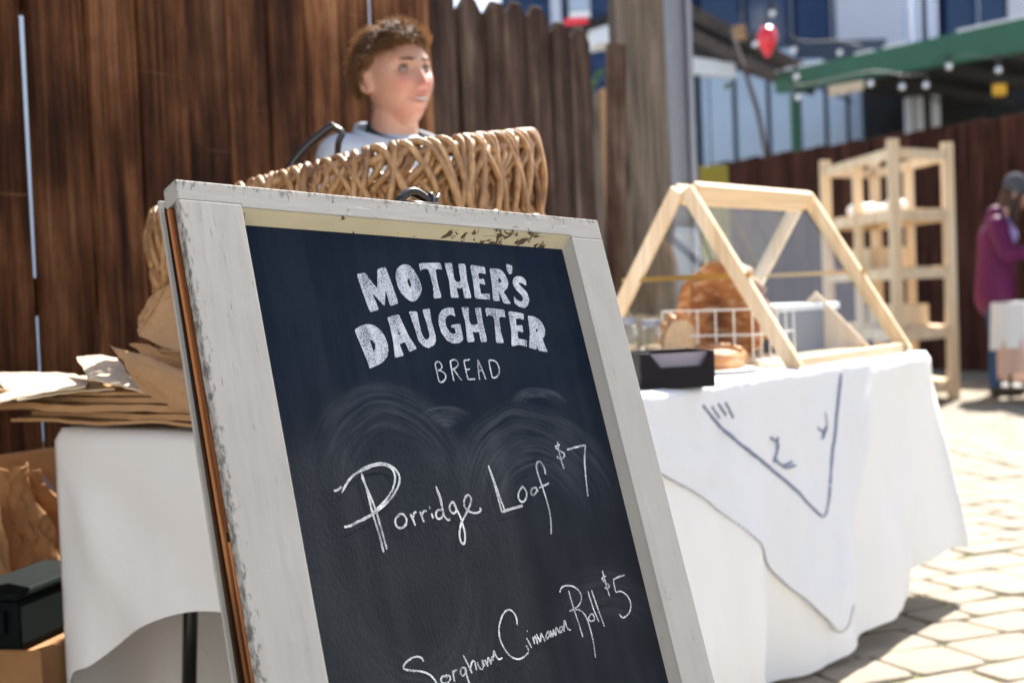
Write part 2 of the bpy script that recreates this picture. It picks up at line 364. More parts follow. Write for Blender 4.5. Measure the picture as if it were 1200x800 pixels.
def M_paint(name, col, dirt, amt=0.6, axis=1, edge=None):
    """old brushed paint: grime in patches, a few flakes, hairline cracks along the grain"""
    t = NT(name); v = t.coords(); n1 = t.noise(v, 9, 5, 0.6); n2 = t.noise(v, 55, 5, 0.65, 0.8)
    c = t.mix(n1, tuple(x * 0.82 for x in col), tuple(min(1, x * 1.06) for x in col))
    sg = [60, 60, 60]; sg[axis] = 7; sf = [260, 260, 260]; sf[axis] = 16
    c = t.mix(t.ramp(t.noise(t.coords(tuple(sg)), 1, 4, 0.6), [(0.50, 0.0), (0.78, 0.35)]), c, tuple(x * 0.62 for x in col))
    big = t.noise(v, 3.2, 3)
    chip = t.ramp(t.math('ADD', n2, t.math('MULTIPLY', big, 0.6)), [(1.045 - 0.10 * amt, 0.0), (1.06 - 0.10 * amt, 1.0)])
    c = t.mix(chip, c, dirt)
    fine = t.ramp(t.math('ADD', t.noise(t.coords(tuple(sf)), 1, 3, 0.7, 0.6), t.math('MULTIPLY', big, 0.3)), [(0.84, 0.0), (0.90, 0.75)]); c = t.mix(fine, c, tuple(x * 0.30 for x in dirt))
    if edge is not None:
        sp = t.n('ShaderNodeSeparateXYZ'); tcn = t.n('ShaderNodeTexCoord'); t.t.links.new(tcn.outputs['Object'], sp.inputs[0])
        e = t.math('ABSOLUTE', t.math('SUBTRACT', sp.outputs[edge[0]], edge[1])); em = t.ramp(e, [(0.0, 0.24), (0.008, 0.13), (0.024, 0.0)])
        gr = t.ramp(t.math('ADD', t.noise(t.coords((150, 60, 150)), 1, 4, 0.7), em), [(0.70, 0.0), (0.80, 0.85)]); c = t.mix(gr, c, tuple(x * 0.22 for x in col))
    speck = t.ramp(t.noise(t.coords((170, 170, 170)), 1, 2), [(0.745, 0.0), (0.77, 0.7)]); c = t.mix(speck, c, tuple(x * 0.25 for x in col))
    t.bump(t.math('SUBTRACT', t.math('ADD', t.math('MULTIPLY', t.noise(t.coords(tuple(sg)), 1, 4, 0.6), 0.6), t.math('MULTIPLY', n2, 0.18)), t.math('ADD', chip, fine)), 0.0006)
    return t.fin(c, 0.6, 0.35)
M['frame_paint'] = M_paint('grey_white_flaking_paint', (0.315, 0.305, 0.285), (0.12, 0.085, 0.05), 0.35)
M['stile_paint'] = M_paint('grey_white_flaking_paint_stile', (0.315, 0.305, 0.285), (0.12, 0.085, 0.05), 0.45, 1, (0, 0.0))
M['rail_paint'] = M_paint('grey_white_flaking_paint_rail', (0.315, 0.305, 0.285), (0.12, 0.085, 0.05), 0.55, 0, (1, 0.0))
M['bevel_paint'] = M_paint('cream_flaking_paint', (0.42, 0.385, 0.275), (0.06, 0.04, 0.022), 0.95, 0)

# ------------------------------------------------------------------ ground and paving
g = MB().add([(-120, -60, -0.05), (120, -60, -0.05), (120, 160, -0.05), (-120, 160, -0.05)], [(0, 1, 2, 3)]).build('ground', M['ground']); tag(g, kind='structure')
pav = MB().add([(-14, -8, -0.009), (14, -8, -0.009), (14, 26, -0.009), (-14, 26, -0.009)], [(0, 1, 2, 3)]).build('pavement', M['joint']); tag(pav, kind='structure')
ang = rad(24); ca, sa = math.cos(ang), math.sin(ang)
stones = []
rr = random.Random(3); row_y = -16.0; ri = 0
while row_y < 30:
    rh = rr.choice((0.15, 0.18, 0.21)); x = -24 - rr.random() * 0.4
    while x < 24:
        wd = rr.choice((0.17, 0.22, 0.27)); cx, cy = x + wd / 2, row_y + rh / 2
        X, Y = cx * ca - cy * sa, cx * sa + cy * ca
        if -9 < X < 10 and -3 < Y < 16: stones.append((X, Y, wd - 0.011, rh - 0.011))
        x += wd
    row_y += rh
def stone_rank(s):
    X, Y = s[0], s[1]; vis = 3 < Y < 13 and 0.19 * Y < X < 0.40 * Y
    return (0 if vis else 1, math.hypot(X - 1.2, Y - 3.5))
stones.sort(key=stone_rank)
sm = {}
def stone_geo(wd, rh, seed):
    r2 = random.Random(seed); b = 0.006
    j = lambda: r2.uniform(-0.012, 0.012)
    base = [(-wd/2 + j(), -rh/2 + j()), (wd/2 + j(), -rh/2 + j()), (wd/2 + j(), rh/2 + j()), (-wd/2 + j(), rh/2 + j())]
    ring = []
    for i in range(4):
        a = Vector(base[i]); p = Vector(base[i-1]); n = Vector(base[(i+1) % 4])
        ring += [a + (p - a).normalized() * 0.03, a + ((p - a).normalized() + (n - a).normalized()) * 0.006, a + (n - a).normalized() * 0.03]
    k = len(ring); vs = [(q.x, q.y, -0.04) for q in ring] + [(q.x, q.y, -0.004) for q in ring] + [(q.x * (1 - 2*b/wd), q.y * (1 - 2*b/rh), 0) for q in ring]
    fs = [(l*k+i, l*k+(i+1) % k, (l+1)*k+(i+1) % k, (l+1)*k+i) for l in range(2) for i in range(k)] + [tuple(range(2*k, 3*k))]
    return vs, fs
rest = MB()
for i, (X, Y, wd, rh) in enumerate(stones):
    dz = rr.uniform(-0.0025, 0.0025); key = (round(wd, 2), round(rh, 2), i % 4)
    if i < 260:
        if key not in sm: sm[key] = MB().add(*stone_geo(wd, rh, i)).mesh('paver')
        o = link('paver', sm[key], M['stone'], pav); o.location = (X, Y, dz); o.rotation_euler = (rr.uniform(-.006, .006), rr.uniform(-.006, .006), ang)
    else:
        mm = Matrix.Translation((X, Y, dz)) @ Matrix.Rotation(ang, 4, 'Z'); vs, fs = stone_geo(wd, rh, i); rest.add([mm @ Vector(q) for q in vs], fs)
tag(rest.build('paver_field', M['stone'], pav), kind='stuff')

# ------------------------------------------------------------------ board fence behind the stall
FD = Vector((0.5, 0.866, 0)); FP = Vector((-1.053, 3.078, 0)); FN = Vector((-0.866, 0.5, 0)); FANG = math.atan2(0.866, 0.5)
fence = empty('wooden_fence', FP, 'tall dark brown dog-eared board fence behind the bread stall', 'fence', rz=FANG)
bmeshes = []
def board_mesh(wd, h, seed, th=0.019):
    r2 = random.Random(seed); c = 0.048; f = [(-wd/2, -0.05), (wd/2, -0.05), (wd/2, h - c), (wd/2 - c, h), (-wd/2 + c, h), (-wd/2, h - c)]
    return MB().prism([(x + r2.uniform(-.002, .002), 0, z) for x, z in f], (0, th, 0)).mesh('board', bevel=0.003, seg=1)
BW = 0.1625
for k in range(4): bmeshes.append((board_mesh(BW - 0.007, 1.94 + 0.012 * k, k), board_mesh(BW - 0.007, 1.94 + 0.012 * k, k)))
r2 = random.Random(11); t = 0.048 - 13 * BW; k = 0
while t < 2.78:
    me = bmeshes[k % 4][1 if t > 1.55 else 0]
    if len(me.materials) == 0: me.materials.append(M['fence_grey'] if t > 1.55 else M['fence'])
    o = link('board', me, None, fence); o.location = (t + BW / 2, r2.uniform(-.006, .006), r2.uniform(-0.015, 0.015))
    o.rotation_euler = (r2.uniform(-.004, .004), r2.uniform(-.0025, .0025), 0.0)
    t += BW + (0.004 if k == 12 else 0.0); k += 1
for z in (0.25, 0.95, 1.62):
    boxm(-2.1, 2.8, 0.030, 0.068, z, z + 0.085).build('rail', M['fence'], fence)
for x in (-2.0, 0.35, 2.68): boxm(x, x + 0.09, 0.072, 0.16, -0.05, 1.75).build('fence_post', M['fence_grey'], fence)

# loose board and posts at the end of the fence
b0 = at(716, 330, 5.9); b1 = at(722, 52, 5.9)
lb = MB().bar((b0.x - 0.02, 5.9, -0.03), (b1.x, 5.9, b1.z), 0.085, 0.022, (0, 1, 0)).build('loose_board', M['fence_grey'], bevel=0.003); tag(lb, 'narrow brown board standing between the fence end and the grey post', 'board')
p0 = at(760, 300, 6.2)
po = boxm(-0.106, 0.106, -0.09, 0.09, -0.05, 2.75).build('timber_post', M['post'], bevel=0.008); po.location = (p0.x, 6.2, 0); po.rotation_euler = (0, rad(-0.5), rad(6)); tag(po, 'thick weathered grey brown timber post beside the fence end', 'post')
p1 = at(801, 250, 6.45)
sp = empty('steel_post', (p1.x, 6.45, 0), 'slim galvanised steel channel post behind the thick timber post', 'post', rz=rad(4))
boxm(-0.045, 0.045, 0.0, 0.03, -0.05, 2.8).build('web', M['steel'], sp)
for s in (-1, 1): boxm(s * 0.045 - 0.013, s * 0.045 + 0.013, -0.055, -0.001, -0.05, 2.8).build('flange', M['steel'], sp, bevel=0.003)

# ------------------------------------------------------------------ table with its cloth
TC = Vector((-0.243, 2.21, 0)); TA = Vector((0.5962, 0.8028, 0)); TB = Vector((-0.8028, 0.5962, 0)); TZ = 0.736
TANG = math.atan2(TA.y, TA.x); TL_, TW_ = 2.44, 0.76
def T(s, t, z): return TC + TA * s + TB * t + Vector((0, 0, z))
tab = empty('folding_table', T(TL_ / 2, TW_ / 2, 0), 'long folding table with black tubular legs under the white cloth', 'table', rz=TANG)
boxm(-TL_/2 + .01, TL_/2 - .01, -TW_/2 + .01, TW_/2 - .01, TZ - 0.05, TZ - 0.008).build('table_top', M['white_wire'], tab, bevel=0.01)
for sx in (-1, 1):
    for sy in (-1, 1):
        MB().tube([(sx * 0.98, sy * 0.29, TZ - 0.06), (sx * 1.02, sy * 0.31, 0.0)], 0.0145, 10).build('leg', M['black_metal'], tab, smooth=True)
    MB().tube([(sx * 0.985, -0.29, 0.62), (sx * 0.985, 0.29, 0.62)], 0.011, 8).build('crossbar', M['black_metal'], tab, smooth=True)
    MB().tube([(sx * 1.01, -0.305, 0.12), (sx * 1.01, 0.305, 0.12)], 0.011, 8).build('crossbar', M['black_metal'], tab, smooth=True)

def out_front(s, d):          # outward swell of the front skirt at s along the table, d metres below the edge
    a = min(1, d / 0.55)
    return 0.014 + 0.028 * a * a + a * (0.016 * math.sin(s * 7.3 + 0.6) + 0.017 * math.sin(s * 15.1 + 2.0 + 0.8 * d) + 0.010 * math.sin(s * 27 + 1.2 * math.sin(s * 3)) + 0.018 * fbm(s * 4, d * 1.5, 1.3)) + 0.003 * fbm(s * 22, d * 14, 4)
def skirt_profile(u):
    """u walks round the table top: front edge 0..2.44, far end ..3.20, back ..5.64, near end ..6.40 -> (s,t, ns,nt)"""
    R = 0.022; per = [TL_, TW_, TL_, TW_]; u = u % (2 * (TL_ + TW_))
    i = 0
    while u > per[i]: u -= per[i]; i += 1
    c = [((0, 0), (1, 0), (0, -1)), ((TL_, 0), (0, 1), (1, 0)), ((TL_, TW_), (-1, 0), (0, 1)), ((0, TW_), (0, -1), (-1, 0))][i]
    L = per[i]; p = (c[0][0] + c[1][0] * u, c[0][1] + c[1][1] * u); n = c[2]; e = min(u, L - u)
    k = max(0.0, 1 - e / 0.10) ** 1.5 * 0.5                                 # normals turn at the corners
    m = c[1]; sg = -1 if u < L / 2 else 1
    nx, ny = n[0] + m[0] * sg * 2 * k, n[1] + m[1] * sg * 2 * k; l = math.hypot(nx, ny)
    return i, u, L, e, p, (nx / l, ny / l)
def hem(i, u, L):             # height of the hem above the ground
    if i == 0: return 0.03 + 0.02 * math.sin(u * 3) + 0.11 * max(0, (u - 1.5) / 0.94) ** 1.3
    if i == 1: return 0.15 - 0.10 * min(1, u / 0.3) + 0.02 * math.sin(u * 5)
    if i == 2: return 0.10
    q = u / L                 # near end: back corner (q=0) to front corner (q=1), swept up in an arch
    pts = [(0, 0.05), (0.04, 0.25), (0.14, 0.315), (0.26, 0.375), (0.40, 0.42), (0.52, 0.436), (0.64, 0.428), (0.80, 0.36), (1.0, 0.06)]
    for n_, ((a, b), (c, d)) in enumerate(zip(pts, pts[1:])):
        if a <= q <= c:
            f = (q - a) / (c - a); m0 = (d - pts[max(n_ - 1, 0)][1]) / (c - pts[max(n_ - 1, 0)][0]); nx = pts[min(n_ + 2, len(pts) - 1)]; m1 = (nx[1] - b) / (nx[0] - a); h = c - a
            return (2*f**3 - 3*f*f + 1) * b + (f**3 - 2*f*f + f) * h * m0 + (3*f*f - 2*f**3) * d + (f**3 - f*f) * h * m1
    return 0.06
cl = MB(); NU, NV = 420, 30; PER = 2 * (TL_ + TW_)
rows = []
for j in range(NV + 1):
    row = []
    for k in range(NU):
        i, u, L, e, p, n = skirt_profile(PER * k / NU)
        H = hem(i, u, L); top = TZ + 0.003; f = j / NV
        z = top - (top - H) * f; d = top - z
        a = min(1, d / 0.55)
        if i == 0: o = out_front(u, d)
        elif i == 1: o = 0.014 + 0.10 * a * math.exp(-((u - 0.12) / 0.22) ** 2) + 0.03 * a * math.sin(u * 14) + 0.01 * a
        elif i == 2: o = 0.014 + (a * 0.03 * math.sin(u * 9) + a * 0.03) * min(1, (L - u) / 0.25)
        else: o = 0.014 + a * (0.016 + 0.018 * math.sin(u * 11 + 0.8) + 0.010 * math.sin(u * 23)) * min(1, u / 0.1) + 0.0
        o += a * (0.035 if i in (0, 1) else 0.0) * max(0, 1 - e / 0.09)
        if i == 3: o += a * (0.020 * math.sin(9 * math.atan2(d, u + 0.03)) + 0.016 * fbm(u * 5, d * 4, 3)) * min(1, u / 0.12)
        if i == 0: o += 0.010 * a * math.sin(8 * math.atan2(d, TL_ - u + 0.05))
        if f < 0.03: o = 0.004 + (o - 0.004) * 0.5 if j else 0.0
        row.append(T(p[0] + n[0] * o, p[1] + n[1] * o, z - (0.0 if j else -0.002)))
    rows.append(row)
cl.v = [tuple(p) for r in rows for p in r]
cl.f = [(j*NU+k, j*NU+(k+1) % NU, (j+1)*NU+(k+1) % NU, (j+1)*NU+k) for j in range(NV) for k in range(NU)]
c0 = len(cl.v); cl.v.append(tuple(T(TL_/2, TW_/2, TZ + 0.006)))
ring_in = []
for k in range(NU):
    i, u, L, e, p, n = skirt_profile(PER * k / NU); s = TL_/2 + (p[0] - TL_/2) * 0.97; tt = TW_/2 + (p[1] - TW_/2) * 0.94
    ring_in.append(len(cl.v)); cl.v.append(tuple(T(s, tt, TZ + 0.006)))
cl.f += [(k, ring_in[k], ring_in[(k+1) % NU], (k+1) % NU) for k in range(NU)] + [(ring_in[k], c0, ring_in[(k+1) % NU]) for k in range(NU)]
cloth = cl.build('tablecloth', M['white_cloth'], smooth=True); tag(cloth, 'long white tablecloth draped to the ground over the bread table', 'tablecloth')
ZT = TZ + 0.007            # height of the cloth top

# embroidered overlay cloth: a corner hangs over the front edge
def front_sz(x, y, off=0.02):
    """pixel of the photograph -> (s, z) on the front skirt"""
    n = TB; q = TC - TB * off; v = ray(x, y); o = Vector((0, 0, CAM_H)); k = (q - o).dot(n) / v.dot(n); p = o + v * k - q
    return p.dot(TA), p.z
def FS(s, z, lift=0.004):
    d = max(0.0, TZ + 0.003 - z); o = out_front(s, d)
    return T(s, -(o + lift), z)
tip = front_sz(968, 737); lft = [front_sz(*q) for q in ((700, 520), (755, 545), (830, 590), (900, 655), (940, 705))] + [tip]
rgt = [front_sz(*q) for q in ((1022, 420), (1012, 520), (1000, 600), (988, 680))] + [tip]
def interp(poly, z):
    poly = sorted(poly, key=lambda q: -q[1])
    if z >= poly[0][1]:
        (s0, z0), (s1, z1) = poly[0], poly[1]; return s0 + (s1 - s0) * (z - z0) / (z1 - z0)
    for (s0, z0), (s1, z1) in zip(poly, poly[1:]):
        if z1 <= z <= z0: return s0 + (s1 - s0) * (z - z0) / (z1 - z0)
    return poly[-1][0]
ztop = TZ + 0.002
def ov(u, v):
    if v < 0.2:                                          # part lying on the table
        f = 1 - v / 0.2; a, b = interp(lft, ztop), interp(rgt, ztop); a = max(a, 0.15); b = b
        s = a + (b - a) * u
        return T(s, -0.016 + 0.30 * f * (1 if f > 0 else 0), ZT + 0.004 + 0.003 * fbm(s * 12, f * 5, 2)) if f > 0.06 else T(s, -0.012, ZT + 0.002)
    f = (v - 0.2) / 0.8; z = ztop - (ztop - tip[1]) * f; a, b = interp(lft, z), interp(rgt, z); a = max(a, 0.15)
    s = a + (b - a) * u
    return FS(s, z, 0.005 + 0.004 * (0.5 + fbm(s * 9, z * 9, 7)) + 0.0018 * fbm(s * 40, z * 30, 2))
overlay = empty('embroidered_cloth', T(1.2, 0, 0), 'square white linen cloth with blue embroidered border hanging over the table front', 'cloth')
omesh = grid_mesh(60, 70, ov).build('linen', M['linen'], None, smooth=True, doubles=True)
def child_keep(o, par):
    o.parent = par; par_m = Matrix.LocRotScale(par.location, par.rotation_euler, par.scale); o.matrix_parent_inverse = par_m.inverted()
child_keep(omesh, overlay)
def stitches(pts, wd, mat, name, step=0.010, rows=2, lift=0.0115):
    sz = catmull([Vector((*front_sz(*p), 0)) for p in pts], 20); mb = MB(); acc = 0; last = sz[0]; r3 = random.Random(5)
    for q in sz[1:]:
        acc += (q - last).length; d = (q - last)
        if acc >= step and d.length > 1e-6:
            acc = 0; d.normalize(); nrm = Vector((-d.y, d.x, 0))
            for rw in range(rows):
                c = q + nrm * ((rw - (rows - 1) / 2) * wd / rows); h = wd / rows * 0.42
                cs = [c - d*step*.55 - nrm*h, c + d*step*.55 - nrm*h*r3.uniform(.4, 1), c + d*step*.55 + nrm*h, c - d*step*.55 + nrm*h*r3.uniform(.4, 1)]
                f = [FS(k.x, k.y, lift) for k in cs]; b = [FS(k.x, k.y, lift - 0.003) for k in cs]
                mb.add(f + b, [(0,1,2,3),(7,6,5,4),(0,4,5,1),(1,5,6,2),(2,6,7,3),(3,7,4,0)])
        last = q
    o = mb.build(name, mat); child_keep(o, overlay); return o
stitches([(821, 474), (845, 502), (870, 525), (900, 545), (925, 567), (945, 592), (958, 604), (964, 585), (969, 540), (977, 490), (984, 440)], 0.0088, M['blue_thread'], 'border_stitching', 0.010, 3, 0.0095)
stitches([(740, 535), (762, 549), (830, 592), (900, 657), (940, 707), (966, 738), (980, 706)], 0.003, M['grey_thread'], 'hem_stitching', 0.009, 1, 0.0095)
for pp in ([(904, 512), (914, 520), (912, 533), (910, 540)], [(914, 510), (913, 524)], [(909, 535), (918, 545), (928, 541)], [(918, 545), (922, 548), (931, 545)],
           [(964, 482), (966, 495), (963, 505)], [(956, 500), (962, 507), (959, 518)], [(967, 498), (962, 512)], [(832, 475), (842, 490)], [(839, 472), (849, 487)], [(847, 470), (858, 490)]):
    stitches(pp, 0.006, M['blue_thread'], 'sprig_stitching', 0.006, 2, 0.0095)

# ------------------------------------------------------------------ chalkboard sign made from an old window sash
al, la, rho = rad(42.518), rad(20.035), rad(4.0125); SW = 0.66
e0 = Vector((math.cos(al), math.sin(al), 0)); n0 = Vector((math.sin(al), -math.cos(al), 0)); d0 = n0 * math.sin(la) + Vector((0, 0, -math.cos(la)))
SX = e0 * math.cos(rho) + d0 * math.sin(rho); SD = d0 * math.cos(rho) - e0 * math.sin(rho); SN = SX.cross(-SD).normalized()
STL = at(205, 210, 1.5904)
sign = empty('chalkboard_sign', (0, 0, 0), 'leaning chalkboard menu in a weathered white window sash frame', 'sign')
SMAT = Matrix((( SX.x, -SD.x, SN.x, STL.x), (SX.y, -SD.y, SN.y, STL.y), (SX.z, -SD.z, SN.z, STL.z), (0, 0, 0, 1)))
sign.matrix_world = SMAT
def sgn(x, y, depth=0.0):
    """pixel -> local (x,y) on the plane 'depth' behind the frame face"""
    q = STL - SN * depth; v = ray(x, y); o = Vector((0, 0, CAM_H)); k = (q - o).dot(SN) / v.dot(SN); p = o + v * k - STL
    return p.dot(SX), p.dot(-SD)
HL = STL.z / -SD.z; HR = (STL + SX * SW).z / -SD.z       # length of the two stiles down to the ground
TH = 0.030; RB = 0.0185; LW = 0.080; RW = 0.060; TR = 0.0275; TRB = 0.041
# stiles (top rail caps them), with the reveal on the right stile
def stile(x0, x1, y1, name):
    return MB().box(x0, x1, -y1, -0.0235, -TH, 0)
L = MB().prism([(0, -0.0240, 0), (LW, -0.0240, 0), (LW, -HL * 0.93, 0), (LW, -HL, 0), (0, -HL + 0.002, 0)], (0, 0, -0.012)).build('stile', M['stile_paint'], sign, bevel=0.0012)
L2 = MB().box(0.0035, LW, -HL + 0.004, -0.0250, -TH + 0.006, -0.0125).build('stile_core', M['dark_wood'], sign)
L3 = MB().box(0.0002, LW, -HL + 0.004, -0.0250, -TH, -TH + 0.0055).build('parting_strip', M['raw_wood'], sign, bevel=0.0008)
for (ya, yb, xx) in ((-0.03, -0.4, 0.0), (-0.41, -HL + 0.01, 0.0005)):
    MB().box(xx - 0.0012, 0.0034, yb, ya, -0.0165, -0.0124).build('bare_edge', M['raw_wood'], sign, bevel=0.0006)
R_ = MB().box(SW - RW, SW, -HR, -0.0300, -TH, 0).build('stile', M['frame_paint'], sign, bevel=0.0012)
# top rail: face, then a splayed cream reveal down to the board
MB().prism([(0.0, 0, 0), (SW, 0, 0), (SW, -0.0298, 0), (SW - RW, -0.0298, 0), (SW - RW, -TR, 0), (LW, -TR, 0), (LW, -0.0238, 0), (0, -0.0238, 0)], (0, 0, -TH)).build('top_rail', M['rail_paint'], sign, bevel=0.0012)
MB().prism([(LW + 0.0005, -TR - 0.0004, -0.0006), (LW + 0.0005, -TR - 0.0004, -RB), (LW + 0.0005, -TRB, -RB)], (SW - RW - LW - 0.001, 0, 0)).build('top_bead', M['bevel_paint'], sign)
MB().prism([(SW - RW - 0.0004, -0.031, -0.002), (SW - RW - 0.0004, -0.031, -RB), (SW - RW - 0.005, -0.031, -RB)], (0, -HR + 0.12, 0)).build('side_bead', M['frame_paint'], sign)
MB().box(LW + 0.0005, SW - RW - 0.0005, -HL + 0.05, -HL + 0.14, -TH, -0.0005).build('bottom_rail', M['frame_paint'], sign, bevel=0.0012)
# second sash folded up behind, slightly open
rs = MB(); rs.box(-0.004, 0.05, -HL + 0.02, -0.010, 0, 0.004); rear = rs.build('rear_sash_stile', M['frame_paint'], sign, bevel=0.001)
rear.location = (0.0, 0, -TH - 0.0095); rear.rotation_euler = (rad(1.1), 0, 0)
MB().box(0.001, 0.05, -HL + 0.03, -0.02, 0.0042, 0.0095).build('rear_sash_core', M['dark_wood'], rear)
MB().box(SW - 0.06, SW - 0.01, -HR + 0.06, -0.012, -TH - 0.028, -TH - 0.004).build('rear_sash_stile', M['frame_paint'], sign, bevel=0.001)
MB().box(0.06, SW - 0.06, -0.07, -0.012, -TH - 0.026, -TH - 0.005).build('rear_sash_rail', M['frame_paint'], sign, bevel=0.001)
prop = MB().bar((SW / 2, -0.30, -TH - 0.03), (SW / 2, -HL * 0.86, -0.51), 0.045, 0.02, (1, 0, 0)).build('prop_leg', M['raw_wood'], sign)
def M_board():
    t = NT('chalkboard_slate'); tc = t.n('ShaderNodeTexCoord'); sp = t.n('ShaderNodeSeparateXYZ'); t.t.links.new(tc.outputs['Object'], sp.inputs[0])
    X, Y = sp.outputs[0], sp.outputs[1]
    dust = None
    def swirl(px, py, ax, ay, r0, r1, streak, lo, hi, amp, cut=None):
        cx, cy = sgn(px, py, RB)
        dx = t.math('DIVIDE', t.math('SUBTRACT', X, cx), ax); dy = t.math('DIVIDE', t.math('SUBTRACT', Y, cy), ay)
        r = t.math('SQRT', t.math('ADD', t.math('MULTIPLY', dx, dx), t.math('MULTIPLY', dy, dy)))
        r = t.math('ADD', r, t.math('MULTIPLY', t.math('SUBTRACT', t.noise(t.coords((7, 7, 7)), 1, 2), 0.5), 0.22))
        a = t.math('ARCTAN2', dy, dx)
        cb = t.n('ShaderNodeCombineXYZ'); t.t.links.new(t.math('MULTIPLY', r, streak), cb.inputs[0]); t.t.links.new(t.math('MULTIPLY', a, 0.9), cb.inputs[1]); cb.inputs[2].default_value = px * 0.1
        st = t.ramp(t.noise(cb.outputs[0], 1, 3, 0.7), [(0.36, 0.0), (0.74, 1.0)])
        band = t.math('MULTIPLY', t.ramp(r, [(r0 - 0.12, 0.0), (r0 + 0.05, 1.0)]), t.ramp(r, [(r1 - 0.10, 1.0), (r1, 0.0)]))
        am = t.math('DIVIDE', t.math('ADD', a, math.pi), 2 * math.pi)      # 0.5 = +x, 0.75 = up
        w_ = (hi - lo) * 0.3
        an = t.math('MULTIPLY', t.ramp(am, [(lo, 0.0), (lo + w_, 1.0)]), t.ramp(am, [(hi - w_, 1.0), (hi, 0.0)]))
        return t.math('MULTIPLY', t.math('MULTIPLY', t.math('MULTIPLY', band, an), st), amp)
    parts = [swirl(470, 580, 0.135, 0.15, 0.55, 0.98, 26, 0.52, 0.99, 0.60),
             swirl(640, 610, 0.16, 0.165, 0.40, 0.98, 30, 0.50, 0.97, 0.70),
             swirl(470, 640, 0.14, 0.22, 0.60, 0.98, 26, 0.02, 0.48, 0.30),
             swirl(526, 505, 0.06, 0.035, 0.2, 0.98, 16, 0.60, 0.90, 1.0),
             swirl(634, 476, 0.055, 0.028, 0.55, 0.98, 10, 0.52, 0.98, 1.2),
             swirl(730, 780, 0.12, 0.14, 0.5, 0.98, 22, 0.55, 0.95, 0.35)]
    d = parts[0]
    for q in parts[1:]: d = t.math('ADD', d, q)
    v2 = t.coords((40, 3.0, 40)); vs = t.ramp(t.noise(v2, 1, 4, 0.7), [(0.45, 0.0), (0.85, 0.16)])
    mott = t.ramp(t.noise(t.coords((9, 9, 9)), 1, 4), [(0.4, 0.0), (0.8, 0.12)])
    speck = t.ramp(t.noise(t.coords((420, 420, 420)), 1, 2), [(0.70, 0.0), (0.80, 0.25)])
    d = t.math('ADD', d, t.math('ADD', t.math('ADD', vs, mott), speck))
    base = t.mix(t.noise(t.coords((3, 3, 3)), 1, 3), (0.0014, 0.0058, 0.0150), (0.0026, 0.0088, 0.0215))
    yw = t.math('ADD', Y, t.math('MULTIPLY', t.math('SUBTRACT', t.noise(t.coords((5, 5, 5)), 1, 3), 0.5), 0.20))     # blue turns slate grey downwards: fading sky reflection put into the colour
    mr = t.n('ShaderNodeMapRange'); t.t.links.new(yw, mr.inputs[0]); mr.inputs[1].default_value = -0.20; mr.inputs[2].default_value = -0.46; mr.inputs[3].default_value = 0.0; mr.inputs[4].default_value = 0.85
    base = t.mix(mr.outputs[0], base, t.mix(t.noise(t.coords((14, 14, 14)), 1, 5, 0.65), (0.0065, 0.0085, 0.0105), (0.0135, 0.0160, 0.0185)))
    c = t.mix(t.math('MULTIPLY', d, 0.10, clamp=True), base, (0.50, 0.54, 0.60))
    t.bump(t.noise(t.coords((500, 160, 500)), 1, 3), 0.0004)
    return t.fin(c, 0.68, 0.12)
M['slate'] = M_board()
def M_chalk(name, hi, lo, s, gap=0.0):
    t = NT(name); n1 = t.noise(t.coords((s, s, s)), 1, 4, 0.7); n2 = t.noise(t.coords((60, 25, 60)), 1, 3)
    c = t.mix(t.ramp(t.math('MULTIPLY_ADD', n2, 0.5, n1), [(0.58, 0.0), (0.92, 1.0)]), lo, hi); t.fin(c, 0.95, 0.05)
    tr = t.n('ShaderNodeBsdfTransparent'); mx = t.n('ShaderNodeMixShader'); t.t.links.new(t.ramp(t.math('ADD', t.noise(t.coords((s * 1.6, s * 1.6, s * 1.6)), 1, 2, 0.7), t.math('MULTIPLY', n2, 0.35)), [(0.58 - gap, 0.85), (0.70 - gap, 0.0)]), mx.inputs[0])
    t.t.links.new(t.p.outputs[0], mx.inputs[1]); t.t.links.new(tr.outputs[0], mx.inputs[2]); t.t.links.new(mx.outputs[0], t.out.inputs[0]); return t.m
M['chalk_bold'] = M_chalk('chalk_paint_lettering', (0.64, 0.66, 0.70), (0.30, 0.34, 0.41), 420, 0.05)
M['chalk'] = M_chalk('chalk_stroke', (0.78, 0.80, 0.80), (0.34, 0.38, 0.42), 520)
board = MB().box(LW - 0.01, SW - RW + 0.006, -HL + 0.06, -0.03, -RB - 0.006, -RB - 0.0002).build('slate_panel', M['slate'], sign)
MB().box(LW + 0.0008, SW - RW - 0.0008, -HL + 0.145, -TRB - 0.0006, -TH + 0.001, -RB - 0.0065).build('backing_panel', M['raw_wood'], sign)

